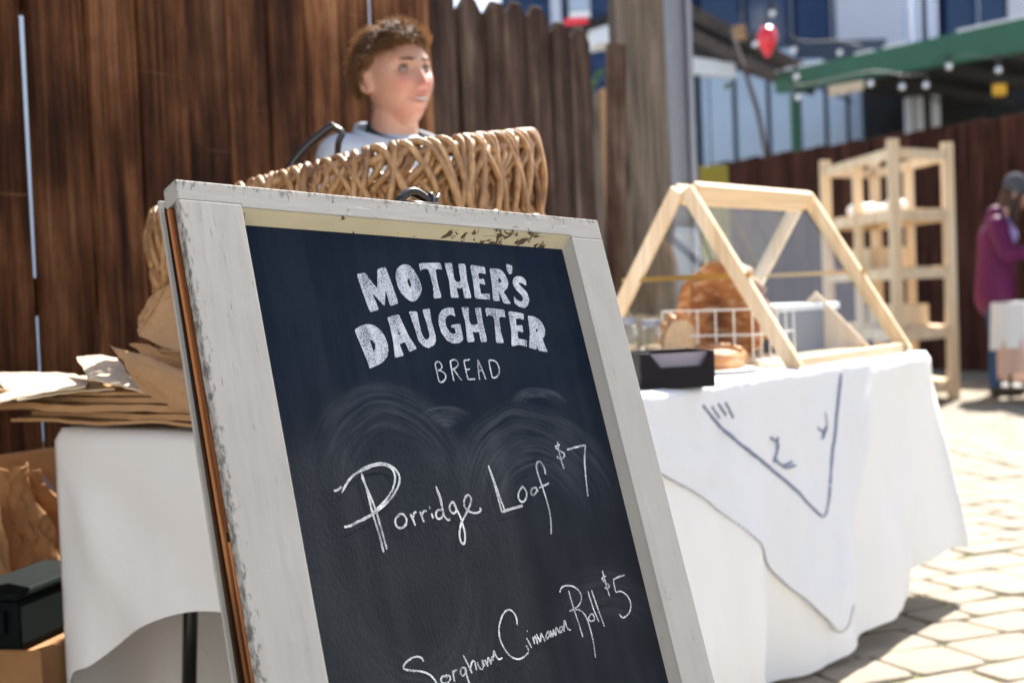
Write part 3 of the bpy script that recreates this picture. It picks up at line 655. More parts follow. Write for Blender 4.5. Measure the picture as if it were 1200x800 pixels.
def poly_letter(mb, outer, hole=None):
    z = -RB + 0.0004
    loops = [[Vector((*sgn(x, y, RB), z)) for x, y in outer]]
    if hole: loops.append([Vector((*sgn(x, y, RB), z)) for x, y in hole])
    tri = tessellate_polygon(loops); vs = [p for l in loops for p in l]
    mb.add(vs, [tuple(q) for q in tri])
def rnd(poly):          # soften a hand-painted outline
    out = []
    for i, p in enumerate(poly):
        a = poly[i - 1]; b = poly[(i + 1) % len(poly)]; r = 0.10
        out += [(p[0] + (a[0] - p[0]) * r, p[1] + (a[1] - p[1]) * r), (p[0] + (b[0] - p[0]) * r, p[1] + (b[1] - p[1]) * r)]
    return out
def sc_(o, s, pts): return [(o[0] + x / s, o[1] + y / s) for x, y in pts]
A1, A2, A3, A4 = (410, 300), (520, 300), (410, 365), (530, 355)
word1 = [(A1, [(75,215),(175,195),(320,385),(320,150),(420,130),(570,555),(470,588),(415,395),(408,595),(262,435),(340,630),(232,660)], None),
 (A1, [(535,260),(533,205),(550,155),(580,120),(620,100),(665,100),(705,118),(745,160),(790,235),(825,310),(842,380),(830,440),(800,490),(770,525),(735,535),(700,525),(650,490),(595,430),(560,360)], [(670,285),(685,265),(705,300),(718,350),(705,368),(685,340)]),
 (A1, [(805,85),(1055,78),(1082,160),(1040,152),(1000,160),(1030,330),(1075,490),(980,500),(970,340),(915,155),(850,155),(825,178)], None),
 (A2, [(5,85),(95,80),(120,270),(150,305),(200,295),(165,92),(250,92),(275,300),(325,495),(240,495),(215,370),(180,385),(145,365),(178,490),(82,490),(60,290)], None),
 (A2, [(305,103),(480,130),(490,215),(440,200),(400,205),(412,270),(470,268),(485,340),(415,320),(430,420),(440,445),(535,440),(540,512),(365,500),(345,320)], None),
 (A2, [(535,145),(640,150),(690,180),(725,230),(755,310),(748,370),(700,420),(790,565),(700,555),(640,400),(655,530),(575,522),(565,350)], [(635,255),(655,258),(680,305),(642,312)]),
 (A2, [(730,92),(800,115),(800,205),(765,215),(735,160)], None),
 (A2, [(965,350),(962,290),(920,245),(860,235),(820,255),(803,300),(815,350),(850,400),(920,470),(930,515),(900,535),(860,515),(820,470),(825,550),(880,595),(945,610),(985,580),(1002,510),(975,430),(900,350),(875,325),(890,310),(925,325)], None)]
word2 = [(A3, [(50,215),(130,165),(180,152),(230,150),(280,162),(330,195),(375,240),(410,295),(440,380),(450,450),(440,520),(400,580),(350,615),(300,640),(230,668),(210,600),(140,430)], [(232,340),(265,340),(298,385),(295,430),(275,468)]),
 (A3, [(435,68),(570,32),(610,120),(690,290),(785,435),(695,475),(640,355),(580,385),(632,515),(525,545),(505,350),(470,180)], [(555,205),(590,265),(570,275)]),
 (A3, [(685,0),(785,0),(805,110),(840,260),(875,322),(910,328),(930,300),(925,245),(890,120),(845,-20),(935,-35),(950,100),(1005,290),(1008,340),(985,395),(920,430),(860,408),(800,340),(760,200)], None),
 ((0, 0), [(531,360.5),(533.5,371),(528,368.5),(523.5,370.5),(521.5,376),(523,383),(527,389.5),(531.5,391.5),(534,390),(532.5,384),(529,384),(528.5,381),(539,379),(541,388),(543,398),(538,402),(530,402.5),(523,398.5),(516.5,389),(513.5,378),(514,369),(518,363),(524,360.5)], None),
 (A4, [(100,50),(190,50),(195,200),(220,255),(270,255),(300,240),(260,60),(335,55),(350,200),(410,455),(335,460),(310,335),(270,345),(235,335),(262,455),(175,460),(150,220)], None),
 (A4, [(380,55),(610,80),(622,175),(590,160),(545,170),(570,350),(605,470),(512,470),(490,190),(470,150),(425,145),(402,158)], None),
 (A4, [(650,92),(835,125),(835,200),(790,180),(742,185),(750,265),(820,260),(832,350),(765,325),(768,415),(870,435),(872,515),(790,490),(692,508),(690,330)], None),
 (A4, [(880,148),(960,160),(1010,190),(1050,230),(1085,310),(1082,380),(1055,425),(1118,580),(1005,557),(990,480),(985,548),(895,522),(908,350)], [(978,300),(1000,310),(1000,335),(980,340)])]
for wd_ in (word1, word2):
    mb = MB()
    for o, pts, hole in wd_:
        s = 1 if o == (0, 0) else 10
        poly_letter(mb, rnd(sc_(o, s, pts)), sc_(o, s, hole) if hole else None)
    x = mb.build('bold_lettering', M['chalk_bold'], board)
    x['label'] = 'bold white hand lettered word across the top of the board'
def stroke(mb, pts, wd, r3):
    P2 = [Vector((*sgn(x, y, RB), 0)) for x, y in pts]
    if len(P2) == 1: P2 = [P2[0], P2[0] + Vector((0.0012, 0, 0))]
    c = catmull(P2, 8) if len(P2) > 2 else catmull(P2, 6); n = len(c); z = -RB + 0.0005
    vs = []; ph = r3.uniform(0, 50)
    for i, p in enumerate(c):
        d = c[min(i + 1, n - 1)] - c[max(i - 1, 0)]; d.normalize(); q = Vector((-d.y, d.x, 0))
        f = wd * (0.5 + 0.16 * fbm(ph + i * 0.23)) * (0.75 if i in (0, n - 1) else 1)
        j = q * (wd * 0.10 * fbm(ph + 20 + i * 0.5))
        vs += [p + q * f + j + Vector((0, 0, z)), p - q * f + j + Vector((0, 0, z))]
    mb.add(vs, [(2*i, 2*i+1, 2*i+3, 2*i+2) for i in range(n - 1)])
def corner(pts):      # keep sharp corners: split where a point is doubled
    out = [[]]
    for p in pts:
        if p is None: out.append([out[-1][-1]])
        else: out[-1].append(p)
    return out
lines = []
O = (500, 410); S = 12.0
lines.append(('small printed word under the bold lettering', 0.0021, [sc_(O, S, q) for q in (
 [(112,190),(140,310),(168,440)], [(115,190),(150,165),(190,185),(210,235),(190,275),(150,292)], [(150,292),(200,295),(255,340),(265,390),(240,435),(200,455),(165,435)],
 [(330,170),(350,290),(380,440)], [(325,172),(360,140),(410,145),(440,190),(430,230),(390,260),(350,275)], [(380,275),(430,350),(490,430)],
 [(520,150),(545,280),(580,415)], [(580,415),(630,412),(680,408)], [(520,150),(605,135)], [(545,275),(605,272)],
 [(715,140),(725,280),(740,420)], [(715,140),(770,260),(830,415)], [(725,295),(780,285)],
 [(870,150),(890,260),(920,390)], [(870,145),(940,150),(990,190),(1015,260),(1015,330),(970,385),(920,392)])]))
O = (380, 530); S = 6.6667
l2 = [sc_(O, S, q) for q in (
 [(290,165),(330,290),(375,470),(430,650),(462,780)], [(290,190),(340,300),(400,450),(450,620),(488,755)],
 [(75,300),(105,292),(135,265)], [(135,315),(170,250),(210,195),(280,140),(360,100),(440,85),(510,100),(560,140),(585,190),(580,250),(540,330),(480,400),(400,465),(310,515),(225,558)],
 [(210,190),(260,155),(310,135),(380,105),(450,95),(510,115),(545,160),(550,220),(530,290),(480,370),(410,440),(370,475)], [(155,582),(200,573),(260,543),(330,510),(400,470)], [(178,218)],
 [(575,485),(610,480),(640,520),(630,570),(590,590),(558,565),(555,520),(585,487)],
 [(670,478),(690,520),(710,570)], [(690,515),(700,475),(718,463)], [(745,462),(765,510),(778,545)], [(757,490),(775,460),(798,455)],
 [(835,475),(850,515)], [(818,432)], [(925,450),(885,450),(870,485),(885,515),(915,510),(930,470)], [(870,265),(895,340),(920,430),(935,490),(960,525),(982,520)],
 [(880,285),(908,360),(920,430)],
 [(1005,380),(980,410),(980,450),(1005,475),(1030,455),(1025,420),(1005,385),(1030,440),(1060,500),(1080,560),(1098,640),(1095,700),(1078,712),(1060,680),(1055,620),(1070,550),(1110,470),(1140,400),(1145,360),(1125,332),(1100,350),(1090,390),(1100,430),(1130,460),(1170,472),(1205,467),(1222,450),(1214,432)])]
O = (530, 510)
l2 += [sc_(O, S, q) for q in ([(280,235),(320,360),(360,500),(385,600)], [(285,245),(340,400),(410,590)], [(385,600),(460,575),(548,552)], [(395,588),(470,568),(548,545)],
 [(550,395),(520,440),(515,490),(545,520),(575,490),(578,440),(548,400)], [(650,405),(620,420),(615,455),(635,465),(660,430),(650,405),(668,435)],
 [(728,305),(715,250),(685,205),(660,215),(657,260),(680,340),(715,440),(750,560),(768,660),(770,770)], [(675,410),(755,372)],
 [(838,72),(805,90),(830,115),(870,140),(870,170),(835,180),(815,163)], [(820,50),(840,160),(870,262)], [(895,112),(965,92),(1038,75)], [(1038,75),(1032,200),(1045,360),(1058,475)])]
lines.append(('handwritten white chalk line with a price, middle of the board', 0.0026, l2))
O = (460, 690); S = 7.2727
l3 = [sc_(O, S, q) for q in ([(262,615),(245,585),(200,575),(140,600),(95,645),(100,680),(160,692),(240,700),(310,725),(355,770),(372,810),(365,870),(310,905),(250,880)],
 [(440,735),(480,735),(490,765),(470,795),(430,800),(410,770),(430,740),(465,748)], [(510,690),(518,740),(525,785)], [(516,725),(528,692),(548,690)],
 [(610,665),(580,680),(580,720),(600,735),(625,700),(612,665),(632,740),(655,810)], [(600,560),(640,640),(675,715)], [(660,680),(675,622),(695,615),(715,690)],
 [(722,620),(735,660),(755,682),(770,660),(762,605),(785,655)], [(785,600),(812,658)], [(806,630),(815,585),(840,640)], [(836,620),(845,580),(858,608)], [(855,600),(862,528),(880,570),(905,595),(935,585)],
 [(1060,305),(1055,250),(1030,200),(990,175),(945,205),(915,280),(905,360),(920,440),(960,520),(1010,575),(1070,595),(1120,575),(1155,535),(1150,500),(1135,480)], [(1140,415),(1185,500)], [(1143,357)])]
O = (600, 660)
l3 += [sc_(O, S, q) for q in ([(175,625),(192,685)], [(185,650),(195,618),(218,685)], [(205,600),(240,668)], [(240,668),(245,590)], [(245,590),(282,665)],
 [(308,572),(285,620),(300,640),(318,600),(315,580),(332,630)], [(325,570),(345,620),(350,560)], [(350,560),(370,612),(375,545),(402,595)], [(410,535),(402,570),(415,585),(428,550),(412,535)],
 [(425,530),(445,580)], [(440,560),(445,485),(470,550),(498,567)],
 [(480,230),(520,370),(560,490),(602,625)], [(405,245),(420,205),(460,188),(520,195),(570,235),(590,290),(570,350),(520,390),(485,405)], [(485,405),(540,390),(590,405),(630,455),(660,540),(690,660),(710,800)],
 [(670,430),(650,465),(670,490),(700,475),(690,435),(668,432)], [(645,235),(690,380),(738,495)], [(675,225),(725,370),(785,535)],
 [(800,105),(765,125),(790,160),(825,185),(812,215),(785,205)], [(768,60),(800,180),(830,278)], [(958,98),(910,112),(862,135)], [(862,135),(870,190),(882,245)], [(882,245),(930,238),(985,280),(1010,350),(995,420),(945,460),(910,430)])]
lines.append(('slanting handwritten chalk line with a price near the bottom', 0.0021, l3))
r3 = random.Random(9)
for lab, wd_, sts in lines:
    mb = MB()
    for q in sts: stroke(mb, q, wd_, r3)
    x = mb.build('chalk_lettering', M['chalk'], board); x['label'] = lab
# sash lock on the top rail
lk = sgn(493, 232); lock = MB()
arc = [(lk[0] - 0.028 + 0.056 * k / 10, 0.004 + 0.017 * math.sin(math.pi * k / 10), -0.012) for k in range(11)]
lock.box(lk[0] - 0.033, lk[0] + 0.036, 0.0005, 0.0045, -0.026, -0.004)
lock.tube(arc, [0.005 + 0.002 * math.sin(math.pi * k / 10) for k in range(11)], 8)
lock.capsule((lk[0] + 0.024, 0.004, -0.014), (lk[0] + 0.026, 0.016, -0.012), 0.008, 0.007, 10)
lock.tube([(lk[0] + 0.02, 0.006, -0.012), (lk[0] + 0.034, 0.012, -0.010), (lk[0] + 0.040, 0.020, -0.010)], [0.005, 0.004, 0.003], 8)
x = lock.build('sash_lock', M['chrome'], sign, smooth=True); x['label'] = 'dark metal sash lock on the top rail'

# ------------------------------------------------------------------ big wicker basket on the table
BC = Vector((-0.31, 2.76, ZT)); BANG = math.atan2(TB.y, TB.x) + rad(10)
bask = empty('wicker_basket', BC, 'large chunky woven wicker basket with raised ends on the table', 'basket', rz=BANG)
BLh, BWh, BR = 0.300, 0.200, 0.085
def brect(u, ex):
    """closed rounded rectangle: u in 0..1 -> (x, y, nx, ny)"""
    hx, hy, r = BLh + ex, BWh + ex, BR + ex; sx, sy = 2 * (hx - r), 2 * (hy - r); q = math.pi * r / 2
    segs = [sx, q, sy, q, sx, q, sy, q]; tot = sum(segs); d = (u % 1.0) * tot; i = 0
    while d > segs[i]: d -= segs[i]; i += 1
    f = d / segs[i]
    if i == 0: return (-sx/2 + d, -hy, 0, -1)
    if i == 2: return (hx, -sy/2 + d, 1, 0)
    if i == 4: return (sx/2 - d, hy, 0, 1)
    if i == 6: return (-hx, sy/2 - d, -1, 0)
    cx, cy, a0 = {1: (sx/2, -sy/2, -90), 3: (sx/2, sy/2, 0), 5: (-sx/2, sy/2, 90), 7: (-sx/2, -sy/2, 180)}[i]
    a = rad(a0 + 90 * f); return (cx + r * math.cos(a), cy + r * math.sin(a), math.cos(a), math.sin(a))
def rim_h(u): x, y = brect(u, 0)[:2]; q = x / BLh; return 0.437 - 0.05 * q - 0.012 * y / BWh - 0.014 * max(0, -q) ** 4 * y / BWh
def bpt(u, f, off=0.0):
    z = f * rim_h(u); ex = 0.0 + 0.035 * math.sin(min(1, f) * 1.9) + off; x, y, nx, ny = brect(u, ex); return Vector((x, y, z + 0.012))
NS = 70
for lay, sl_ in ((0, 1), (1, -1), (2, 1)):
    for k in range(NS):
        u0 = k / NS + lay * 0.34 / NS + r3.uniform(-.004, .004); pts = []; rr_ = []; ph = r3.uniform(0, 90); amp = r3.uniform(0.010, 0.016); ps = r3.uniform(-.2, .2)
        f0, f1 = (0.0, 1.0) if lay < 2 else (r3.uniform(0.30, 0.45), 1.03)
        rb = r3.uniform(0.0054, 0.0074)
        for j in range(25):
            f = f0 + (f1 - f0) * j / 24; uu = u0 + sl_ * amp * math.sin(f * math.pi * 4.2 + 0.6 + ps) + 0.006 * fbm(ph + f * 3)
            off = 0.009 * math.cos(f * math.pi * 8.4 + lay * math.pi + 0.4 + ps) + (0.006 if lay == 2 else 0)
            pts.append(bpt(uu, f, off)); rr_.append(rb * (1 + 0.22 * fbm(ph + 3 + f * 7)))
        MB().tube(pts, rr_, 6).build('strand', M['wicker'], bask, smooth=True)
for f in (0.03, 0.33, 0.62):
    for s_ in (0, 1):
        mb = MB(); mb.tube([bpt(j / 240, f + 0.014 * math.sin(j * math.pi * NS / 120 + s_ * math.pi) + 0.01 * fbm(j * 0.07), 0.011 * math.cos(j * math.pi * NS / 120 + s_ * math.pi)) for j in range(241)], 0.0068, 6, False)
        mb.build('weaver', M['wicker'], bask, smooth=True)
for s_ in range(2):                                      # rope-like rim under the turned-over strands
    mb = MB(); ph = s_ * math.pi
    mb.tube([bpt(j / 360, 0.985 + 0.012 * math.sin(j * 2 * math.pi * 24 / 360 + ph) + 0.012 * fbm(j * 0.06), 0.009 * math.cos(j * 2 * math.pi * 24 / 360 + ph)) for j in range(361)], 0.0090, 7, False)
    mb.build('rim_strand', M['wicker'], bask, smooth=True)
for k in range(86):                                      # strands turned over the rim and tucked down the outside
    u0 = k / 86 + r3.uniform(-.003, .003); ln = r3.uniform(0.85, 1.3); lo = r3.uniform(0.55, 0.80); pts = []; sk = r3.choice((1, 1, 1, -0.6)) * r3.uniform(.7, 1.2)
    for j in range(13):
        q = j / 12; a = math.pi * min(1, q * 2.2)
        f = 0.97 + 0.055 * math.sin(a) if q < 0.4545 else 0.97 - (0.97 - lo) * ((q - 0.4545) / 0.5455)
        off = -0.014 * math.cos(a) + (0.006 * math.sin((q - .45) * 6) if q > .45 else 0)
        pts.append(bpt(u0 + sk * 0.034 * ln * (q - 0.3), f, off))
    rb = r3.uniform(0.0056, 0.0082); MB().tube(catmull(pts, 2), rb, 6).build('rim_loop', M['wicker'], bask, smooth=True)
for sd, uu in ((1, 0.5 * (2 * (BLh - BR)) / 1 ), (-1, 0)):   # wrapped end handles
    xx = -sd * (BLh + 0.055); hp = []
    for j in range(15):
        a = math.pi * j / 14; hp.append((xx - sd * (0.018 * math.sin(a)), 0.085 * math.cos(a), 0.36 - 0.07 * math.sin(a)))
    mb = MB(); mb.tube(catmull(hp, 3), 0.012, 8); 
    mb.build('handle', M['wicker'], bask, smooth=True)
    hw = catmull(hp, 6); sp_ = []
    for j, p in enumerate(hw):
        pass
    wr = MB()
    for j in range(0, len(hw) - 1, 2):
        d = (hw[j + 1] - hw[j]).normalized(); x_ = d.cross(Vector((1, 0, 0.3))).normalized(); y_ = d.cross(x_)
        wr.tube([hw[j] + x_ * (0.0135 * math.cos(q * math.pi / 4)) + y_ * (0.0135 * math.sin(q * math.pi / 4)) + d * 0.0007 * q for q in range(9)], 0.003, 5, False)
    wr.build('handle_wrap', M['wicker'], bask, smooth=True)
boxm(-BLh + 0.03, BLh - 0.03, -BWh + 0.03, BWh - 0.03, 0.004, 0.014).build('basket_base', M['wicker'], bask, bevel=0.004)

# black handle poking out of the basket
hk = empty('black_tongs', at(372, 170, 2.86), 'bent black handle sticking up behind the basket rim', 'tongs')
pts = [at(330, 214, 2.86), at(347, 186, 2.86), at(366, 166, 2.86), at(386, 150, 2.86), at(391, 148, 2.86)]
mb = MB().tube(catmull(pts, 4), 0.009, 8); mb2 = MB().tube(catmull([at(389, 148, 2.86), at(398, 153, 2.86), at(401, 158, 2.86), at(397, 166, 2.86), at(395, 186, 2.87), at(392, 215, 2.87)], 4), 0.0065, 8)
for q, nm in ((mb, 'handle_arm'), (mb2, 'handle_return')): child_keep(q.build(nm, M['black_metal'], smooth=True), hk)

# ------------------------------------------------------------------ kraft paper bags on the near corner of the table
def sheet(name, c, bulge=(0, 0, 0), thick=0.004, mat=None, nu=14, nv=10, wav=0.004, seed=0, sag=None):
    c = [Vector(p) for p in c]; bl = Vector(bulge)
    def fn(u, v):
        p = (c[0] * (1-u) + c[1] * u) * (1-v) + (c[3] * (1-u) + c[2] * u) * v
        p = p + bl * (4 * u * (1-u) * (0.35 + 0.65 * 4 * v * (1-v)))
        if sag: p = p + Vector((0, 0, sag(u, v)))
        return p + Vector((fbm(u*3+seed, v*3), fbm(v*3+seed, u*3, 5), fbm(u*4, v*4, seed+9))) * wav
    return grid_mesh(nu, nv, fn, thick).build(name, mat, None, smooth=False)
pile = []
base = [T(-0.02, 0.20, 0), T(-0.02, 0.86, 0), T(0.165, 0.90, 0), T(0.165, 0.20, 0)]
names = ['bottom of the flat kraft bag stack, frayed edge over the cloth', 'second from bottom in the flat kraft bag stack', 'third from bottom in the flat kraft bag stack', 'darker upper bag of the flat kraft stack', 'topmost brown bag lying flat on the kraft stack']
zz = ZT + 0.010
for k in range(5):
    dx, dy, a = [(0.0, 0.02, 0.02), (0.01, -0.01, -0.05), (-0.015, 0.03, 0.06), (0.0, 0.06, -0.02), (-0.01, 0.11, 0.10)][k]
    ctr = sum(base, Vector()) / 4
    rot = Matrix.Rotation(a, 3, 'Z'); c4 = [ctr + rot @ (p - ctr) + TA * dx + TB * dy + Vector((0, 0, zz)) for p in base]
    th = [0.006, 0.011, 0.012, 0.009, 0.006][k]
    o = sheet('paper_bag', c4, (0, 0, 0.002), th, M['kraft'], 18, 22, 0.006, k * 3.1)
    tag(o, names[k], 'paper bag', 'folded kraft bags on the table corner')
    zz += th + 0.0035
def tri_sheet(nm, px, d, mat, label, th=0.003, bulge=(0, 0, 0.01), seed=1):
    c = [at(x, y, dd) for (x, y), dd in zip(px, d)]
    o = sheet(nm, c, bulge, th, mat, 16, 12, 0.003, seed); tag(o, label, 'paper bag', 'folded kraft bags on the table corner'); return o
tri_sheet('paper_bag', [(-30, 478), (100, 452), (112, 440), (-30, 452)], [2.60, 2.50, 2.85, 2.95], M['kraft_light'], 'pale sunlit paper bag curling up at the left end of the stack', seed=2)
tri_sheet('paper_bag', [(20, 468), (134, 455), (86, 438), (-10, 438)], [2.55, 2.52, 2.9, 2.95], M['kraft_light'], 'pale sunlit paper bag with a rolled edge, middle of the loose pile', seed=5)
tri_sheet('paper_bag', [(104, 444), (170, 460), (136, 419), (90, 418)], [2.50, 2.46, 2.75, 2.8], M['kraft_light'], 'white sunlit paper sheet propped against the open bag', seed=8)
ob = empty('open_paper_bag', T(0.1, 0.3, ZT), 'large open brown paper bag lying mouth up behind the sign frame', 'paper bag')
for nm, px, d, mt, bl in (('front_flap', [(128, 404), (165, 459), (258, 500), (258, 448)], [2.50, 2.44, 2.34, 2.40], 'kraft', (0.0, -0.02, 0.02)),
                          ('inner_panel', [(151, 403), (200, 440), (250, 458), (258, 420)], [2.505, 2.48, 2.45, 2.47], 'kraft', (0, 0.02, -0.01)),
                          ('back_panel', [(163, 394), (255, 440), (258, 332), (194, 336)], [2.53, 2.48, 2.50, 2.56], 'kraft', (-0.03, 0.03, 0.02)),
                          ('gusset', [(163, 394), (163, 372), (178, 350), (194, 337)], [2.535, 2.545, 2.56, 2.57], 'kraft', (-0.004, 0, 0))):
    o = sheet(nm, [at(x, y, dd) for (x, y), dd in zip(px, d)], bl, 0.002, M[mt], 18, 16, 0.0055, len(nm)); child_keep(o, ob)

# things stored on the ground left of the table
st = empty('crumpled_bag', at(30, 640, 2.92), 'crumpled brown paper sack heaped on the ground left of the table', 'paper sack')
for nm, px, d in (('flap', [(-30, 560), (35, 545), (75, 690), (40, 720)], [2.88, 2.88, 2.98, 2.9]), ('flap', [(12, 552), (45, 548), (90, 640), (72, 668)], [3.02, 3.02, 3.05, 3.05]),
                  ('side_panel', [(-40, 590), (0, 592), (70, 900), (-40, 900)], [2.80, 2.80, 2.84, 2.8]), ('side_panel', [(40, 585), (95, 600), (95, 900), (60, 900)], [3.08, 3.06, 2.95, 2.95])):
    child_keep(sheet(nm, [at(x, y, dd) for (x, y), dd in zip(px, d)], (0.01, -0.01, 0.0), 0.004, M['cardboard'], 14, 14, 0.022, d[0] * 7), st)
gb = at(26, 712, 2.62); bin_ = empty('plastic_crate', (gb.x, gb.y, gb.z - 0.067), 'dark green black plastic crate beside the cardboard box, left of the table', 'crate', rz=rad(-12))
boxm(-0.10, 0.022, -0.05, 0.25, 0.0, 0.090).build('crate_body', M['green_black'], bin_, bevel=0.010)
boxm(-0.105, 0.027, -0.056, 0.256, 0.092, 0.108).build('crate_rim', M['green_black'], bin_, bevel=0.006)
boxm(-0.04, 0.0, -0.064, -0.0515, 0.03, 0.075).build('latch', M['green_black'], bin_, bevel=0.004)
lowb = boxm(-0.10, 0.045, -0.02, 0.26, -gb.z + 0.067, -0.006).build('lower_box', M['cardboard'], bevel=0.004); lowb.name = 'low_carton'
lowb.location = bin_.location; lowb.rotation_euler = (0, 0, rad(-12)); tag(lowb, 'tall brown carton on the ground carrying the dark crate', 'box')
tw = sheet('plastic_sack', [at(2, 560, 3.1), at(60, 585, 3.08), at(62, 530, 3.16), at(25, 525, 3.16)], (0, -0.05, 0.03), 0.003, M['grey_plastic'], 12, 12, 0.02, 4); tag(tw, 'crumpled grey plastic sack behind the cardboard flaps', 'sack')
# make sure it rests on something: a carton stack under it
lc = boxm(-0.16, 0.16, -0.10, 0.14, 0, 0.66).build('tall_carton', M['cardboard'], bevel=0.004); q = at(30, 600, 3.14); lc.location = (q.x - 0.03, 3.12, 0); lc.rotation_euler = (0, 0, rad(55)); tag(lc, 'closed brown carton by the fence behind the plastic sack', 'box')

# ------------------------------------------------------------------ A-frame display case
F1 = onz(930, 432, ZT + 0.004); CAa = rad(54.5); CX = Vector((math.cos(CAa), math.sin(CAa), 0)); CY = Vector((-CX.y, CX.x, 0)); CL, CW, CH = 0.80, 0.60, 0.475
case = empty('bread_display_case', (F1.x, F1.y, ZT), 'pine A-frame bread display case with clear panes on the table', 'display case', rz=CAa)
apex = lambda x: Vector((x, CW / 2, CH))
def leg(x, side):
    a = Vector((x, 0 if side == 0 else CW, 0.001)); b = apex(x) + Vector((0, -0.012 if side == 0 else 0.012, -0.012))
    mb = MB(); mb.bar(a, b, 0.038, 0.020, (1, 0, 0)); return mb.build('frame_leg', M['pine'], case, bevel=0.002)
for x in (0.019, CL - 0.019):
    leg(x, 0); leg(x, 1)
MB().bar((0.04, CW/2 - 0.018, CH - 0.020), (CL - 0.04, CW/2 - 0.018, CH - 0.020), 0.02, 0.055, (0, -0.55, 0.84)).build('ridge_rail', M['pine_x'], case, bevel=0.002)
MB().bar((0.04, CW/2 + 0.020, CH - 0.022), (CL - 0.04, CW/2 + 0.020, CH - 0.022), 0.02, 0.055, (0, 0.55, 0.84)).build('ridge_rail', M['pine_x'], case, bevel=0.002)
for y in (0.012, CW - 0.012): MB().bar((0.04, y, 0.014), (CL - 0.04, y, 0.014), 0.022, 0.026).build('base_rail', M['pine_x'], case, bevel=0.002)
boxm(0.02, CL - 0.02, 0.05, CW - 0.05, 0.001, 0.013).build('base_board', M['pine_x'], case, bevel=0.002)
for x in (0.019, CL - 0.019):
    MB().bar((x - 0.0, CW * 0.19, CH * 0.50), (x - 0.0, CW * 0.81, CH * 0.50), 0.010, 0.012).build('brass_rod', M['brass'], case)
def slope(side, x0, x1, f0, f1, th):
    def q(x, f):
        y = (CW / 2) * f * (CH / CH) + 0.0; y = y if side == 0 else CW - y
        return Vector((x, y, CH * f))
    n = Vector((0, -CH, CW / 2)).normalized() if side == 0 else Vector((0, CH, CW / 2)).normalized()
    return MB().prism([q(x0, f0), q(x1, f0), q(x1, f1), q(x0, f1)], n * th)
slope(0, 0.042, CL - 0.042, 0.07, 0.88, 0.003).build('pane', M['pane'], case)
slope(1, 0.042, CL - 0.042, 0.07, 0.88, 0.003).build('pane', M['pane'], case)
MB().prism([(CL - 0.045, 0.10, 0.015), (CL - 0.045, CW - 0.16, 0.015), (CL - 0.045, CW * 0.44, 0.185)], (0.008, 0, 0)).build('end_gusset', M['pine'], case, bevel=0.001)

# white wire rack and the loaves
def cpt(x, y, z): return Vector((F1.x, F1.y, ZT)) + CX * x + CY * y + Vector((0, 0, z))
rk = empty('wire_rack', cpt(0.16, 0.2, 0.016), 'white wire bread rack standing inside the display case', 'rack', rz=CAa)
for z in (0.006, 0.07, 0.135): MB().tube([(-0.09, -0.06, z), (-0.09, 0.20, z), (0.16, 0.20, z), (0.16, -0.06, z), (-0.09, -0.06, z)], 0.0028, 6).build('hoop', M['white_wire'], rk)
for k in range(6):
    y = -0.06 + 0.26 * k / 5
    for x in (-0.09, 0.16): MB().tube([(x, y, 0.006), (x, y, 0.135)], 0.0022, 5).build('upright_wire', M['white_wire'], rk)
for k in range(1, 5):
    x = -0.09 + 0.25 * k / 5
    for y in (-0.06, 0.20): MB().tube([(x, y, 0.006), (x, y, 0.135)], 0.0022, 5).build('upright_wire', M['white_wire'], rk)
def loaf(name, label, loc, r, tilt, rz, seed, cut=False, group='loaves on the stall'):
    o = empty(name, loc, label, 'bread', group, rz); mb = MB(); n, m = 56, 40; vs = []
    for j in range(m + 1):
        ph = math.pi * j / m
        for i in range(n):
            th = 2 * math.pi * i / n; d = Vector((math.sin(ph) * math.cos(th), math.sin(ph) * math.sin(th), math.cos(ph)))
            k = 1 + 0.03 * fbm(d.x * 1.6 + seed, d.y * 1.6, d.z * 1.6) + 0.006 * fbm(d.x * 9 + seed, d.y * 9, d.z * 9)
            q = Vector((d.x * r[0], d.y * r[1], d.z * r[2])) * k
            if d.z > 0: q.z += sum(0.011 * math.exp(-((d.y + 0.25 * d.x - c_ - 0.10) / 0.07) ** 2) - 0.012 * math.exp(-((d.y + 0.25 * d.x - c_ + 0.03) / 0.06) ** 2) for c_ in (-0.45, 0.0, 0.45))
            if q.z < -r[2] * 0.62: q.z = -r[2] * 0.62
            if cut and q.x > r[0] * 0.3: q.x = r[0] * 0.3
            vs.append(q)
    mb.add(vs, [(j*n+i, j*n+(i+1) % n, (j+1)*n+(i+1) % n, (j+1)*n+i) for j in range(m) for i in range(n)])
    R3 = Matrix.Rotation(tilt, 3, 'X'); mb.v = [tuple(R3 @ Vector(p)) for p in mb.v]; zmin = min(p[2] for p in mb.v); mb.v = [(p[0], p[1], p[2] - zmin) for p in mb.v]
    c = mb.build('crust', M['crust'], o, smooth=True, doubles=True)
    if cut:
        pr = [(r[0] * 0.305, r[1] * 0.86 * math.cos(a), r[2] * (0.86 * math.sin(a) if math.sin(a) > 0 else 0.55 * math.sin(a))) for a in [2 * math.pi * k / 24 for k in range(24)]]
        pr = [R3 @ Vector(p) - Vector((0, 0, zmin)) for p in pr]; MB().prism(pr, (0.002, 0, 0)).build('crumb_face', M['crumb'], o)
    return o
loaf('bread_loaf', 'big round crusty loaf standing upright in the white wire rack', cpt(0.20, 0.27, 0.018), (0.155, 0.135, 0.065), rad(78), CAa + rad(62), 1.0)
loaf('bread_loaf', 'second round loaf leaning behind the big one in the wire rack', cpt(0.27, 0.36, 0.018), (0.13, 0.12, 0.06), rad(80), CAa + rad(66), 4.0)
loaf('bread_loaf', 'cut brown loaf standing beside the glass jars', T(1.62, 0.36, ZT + 0.004), (0.07, 0.06, 0.085), 0, rad(-70), 7.0, True)
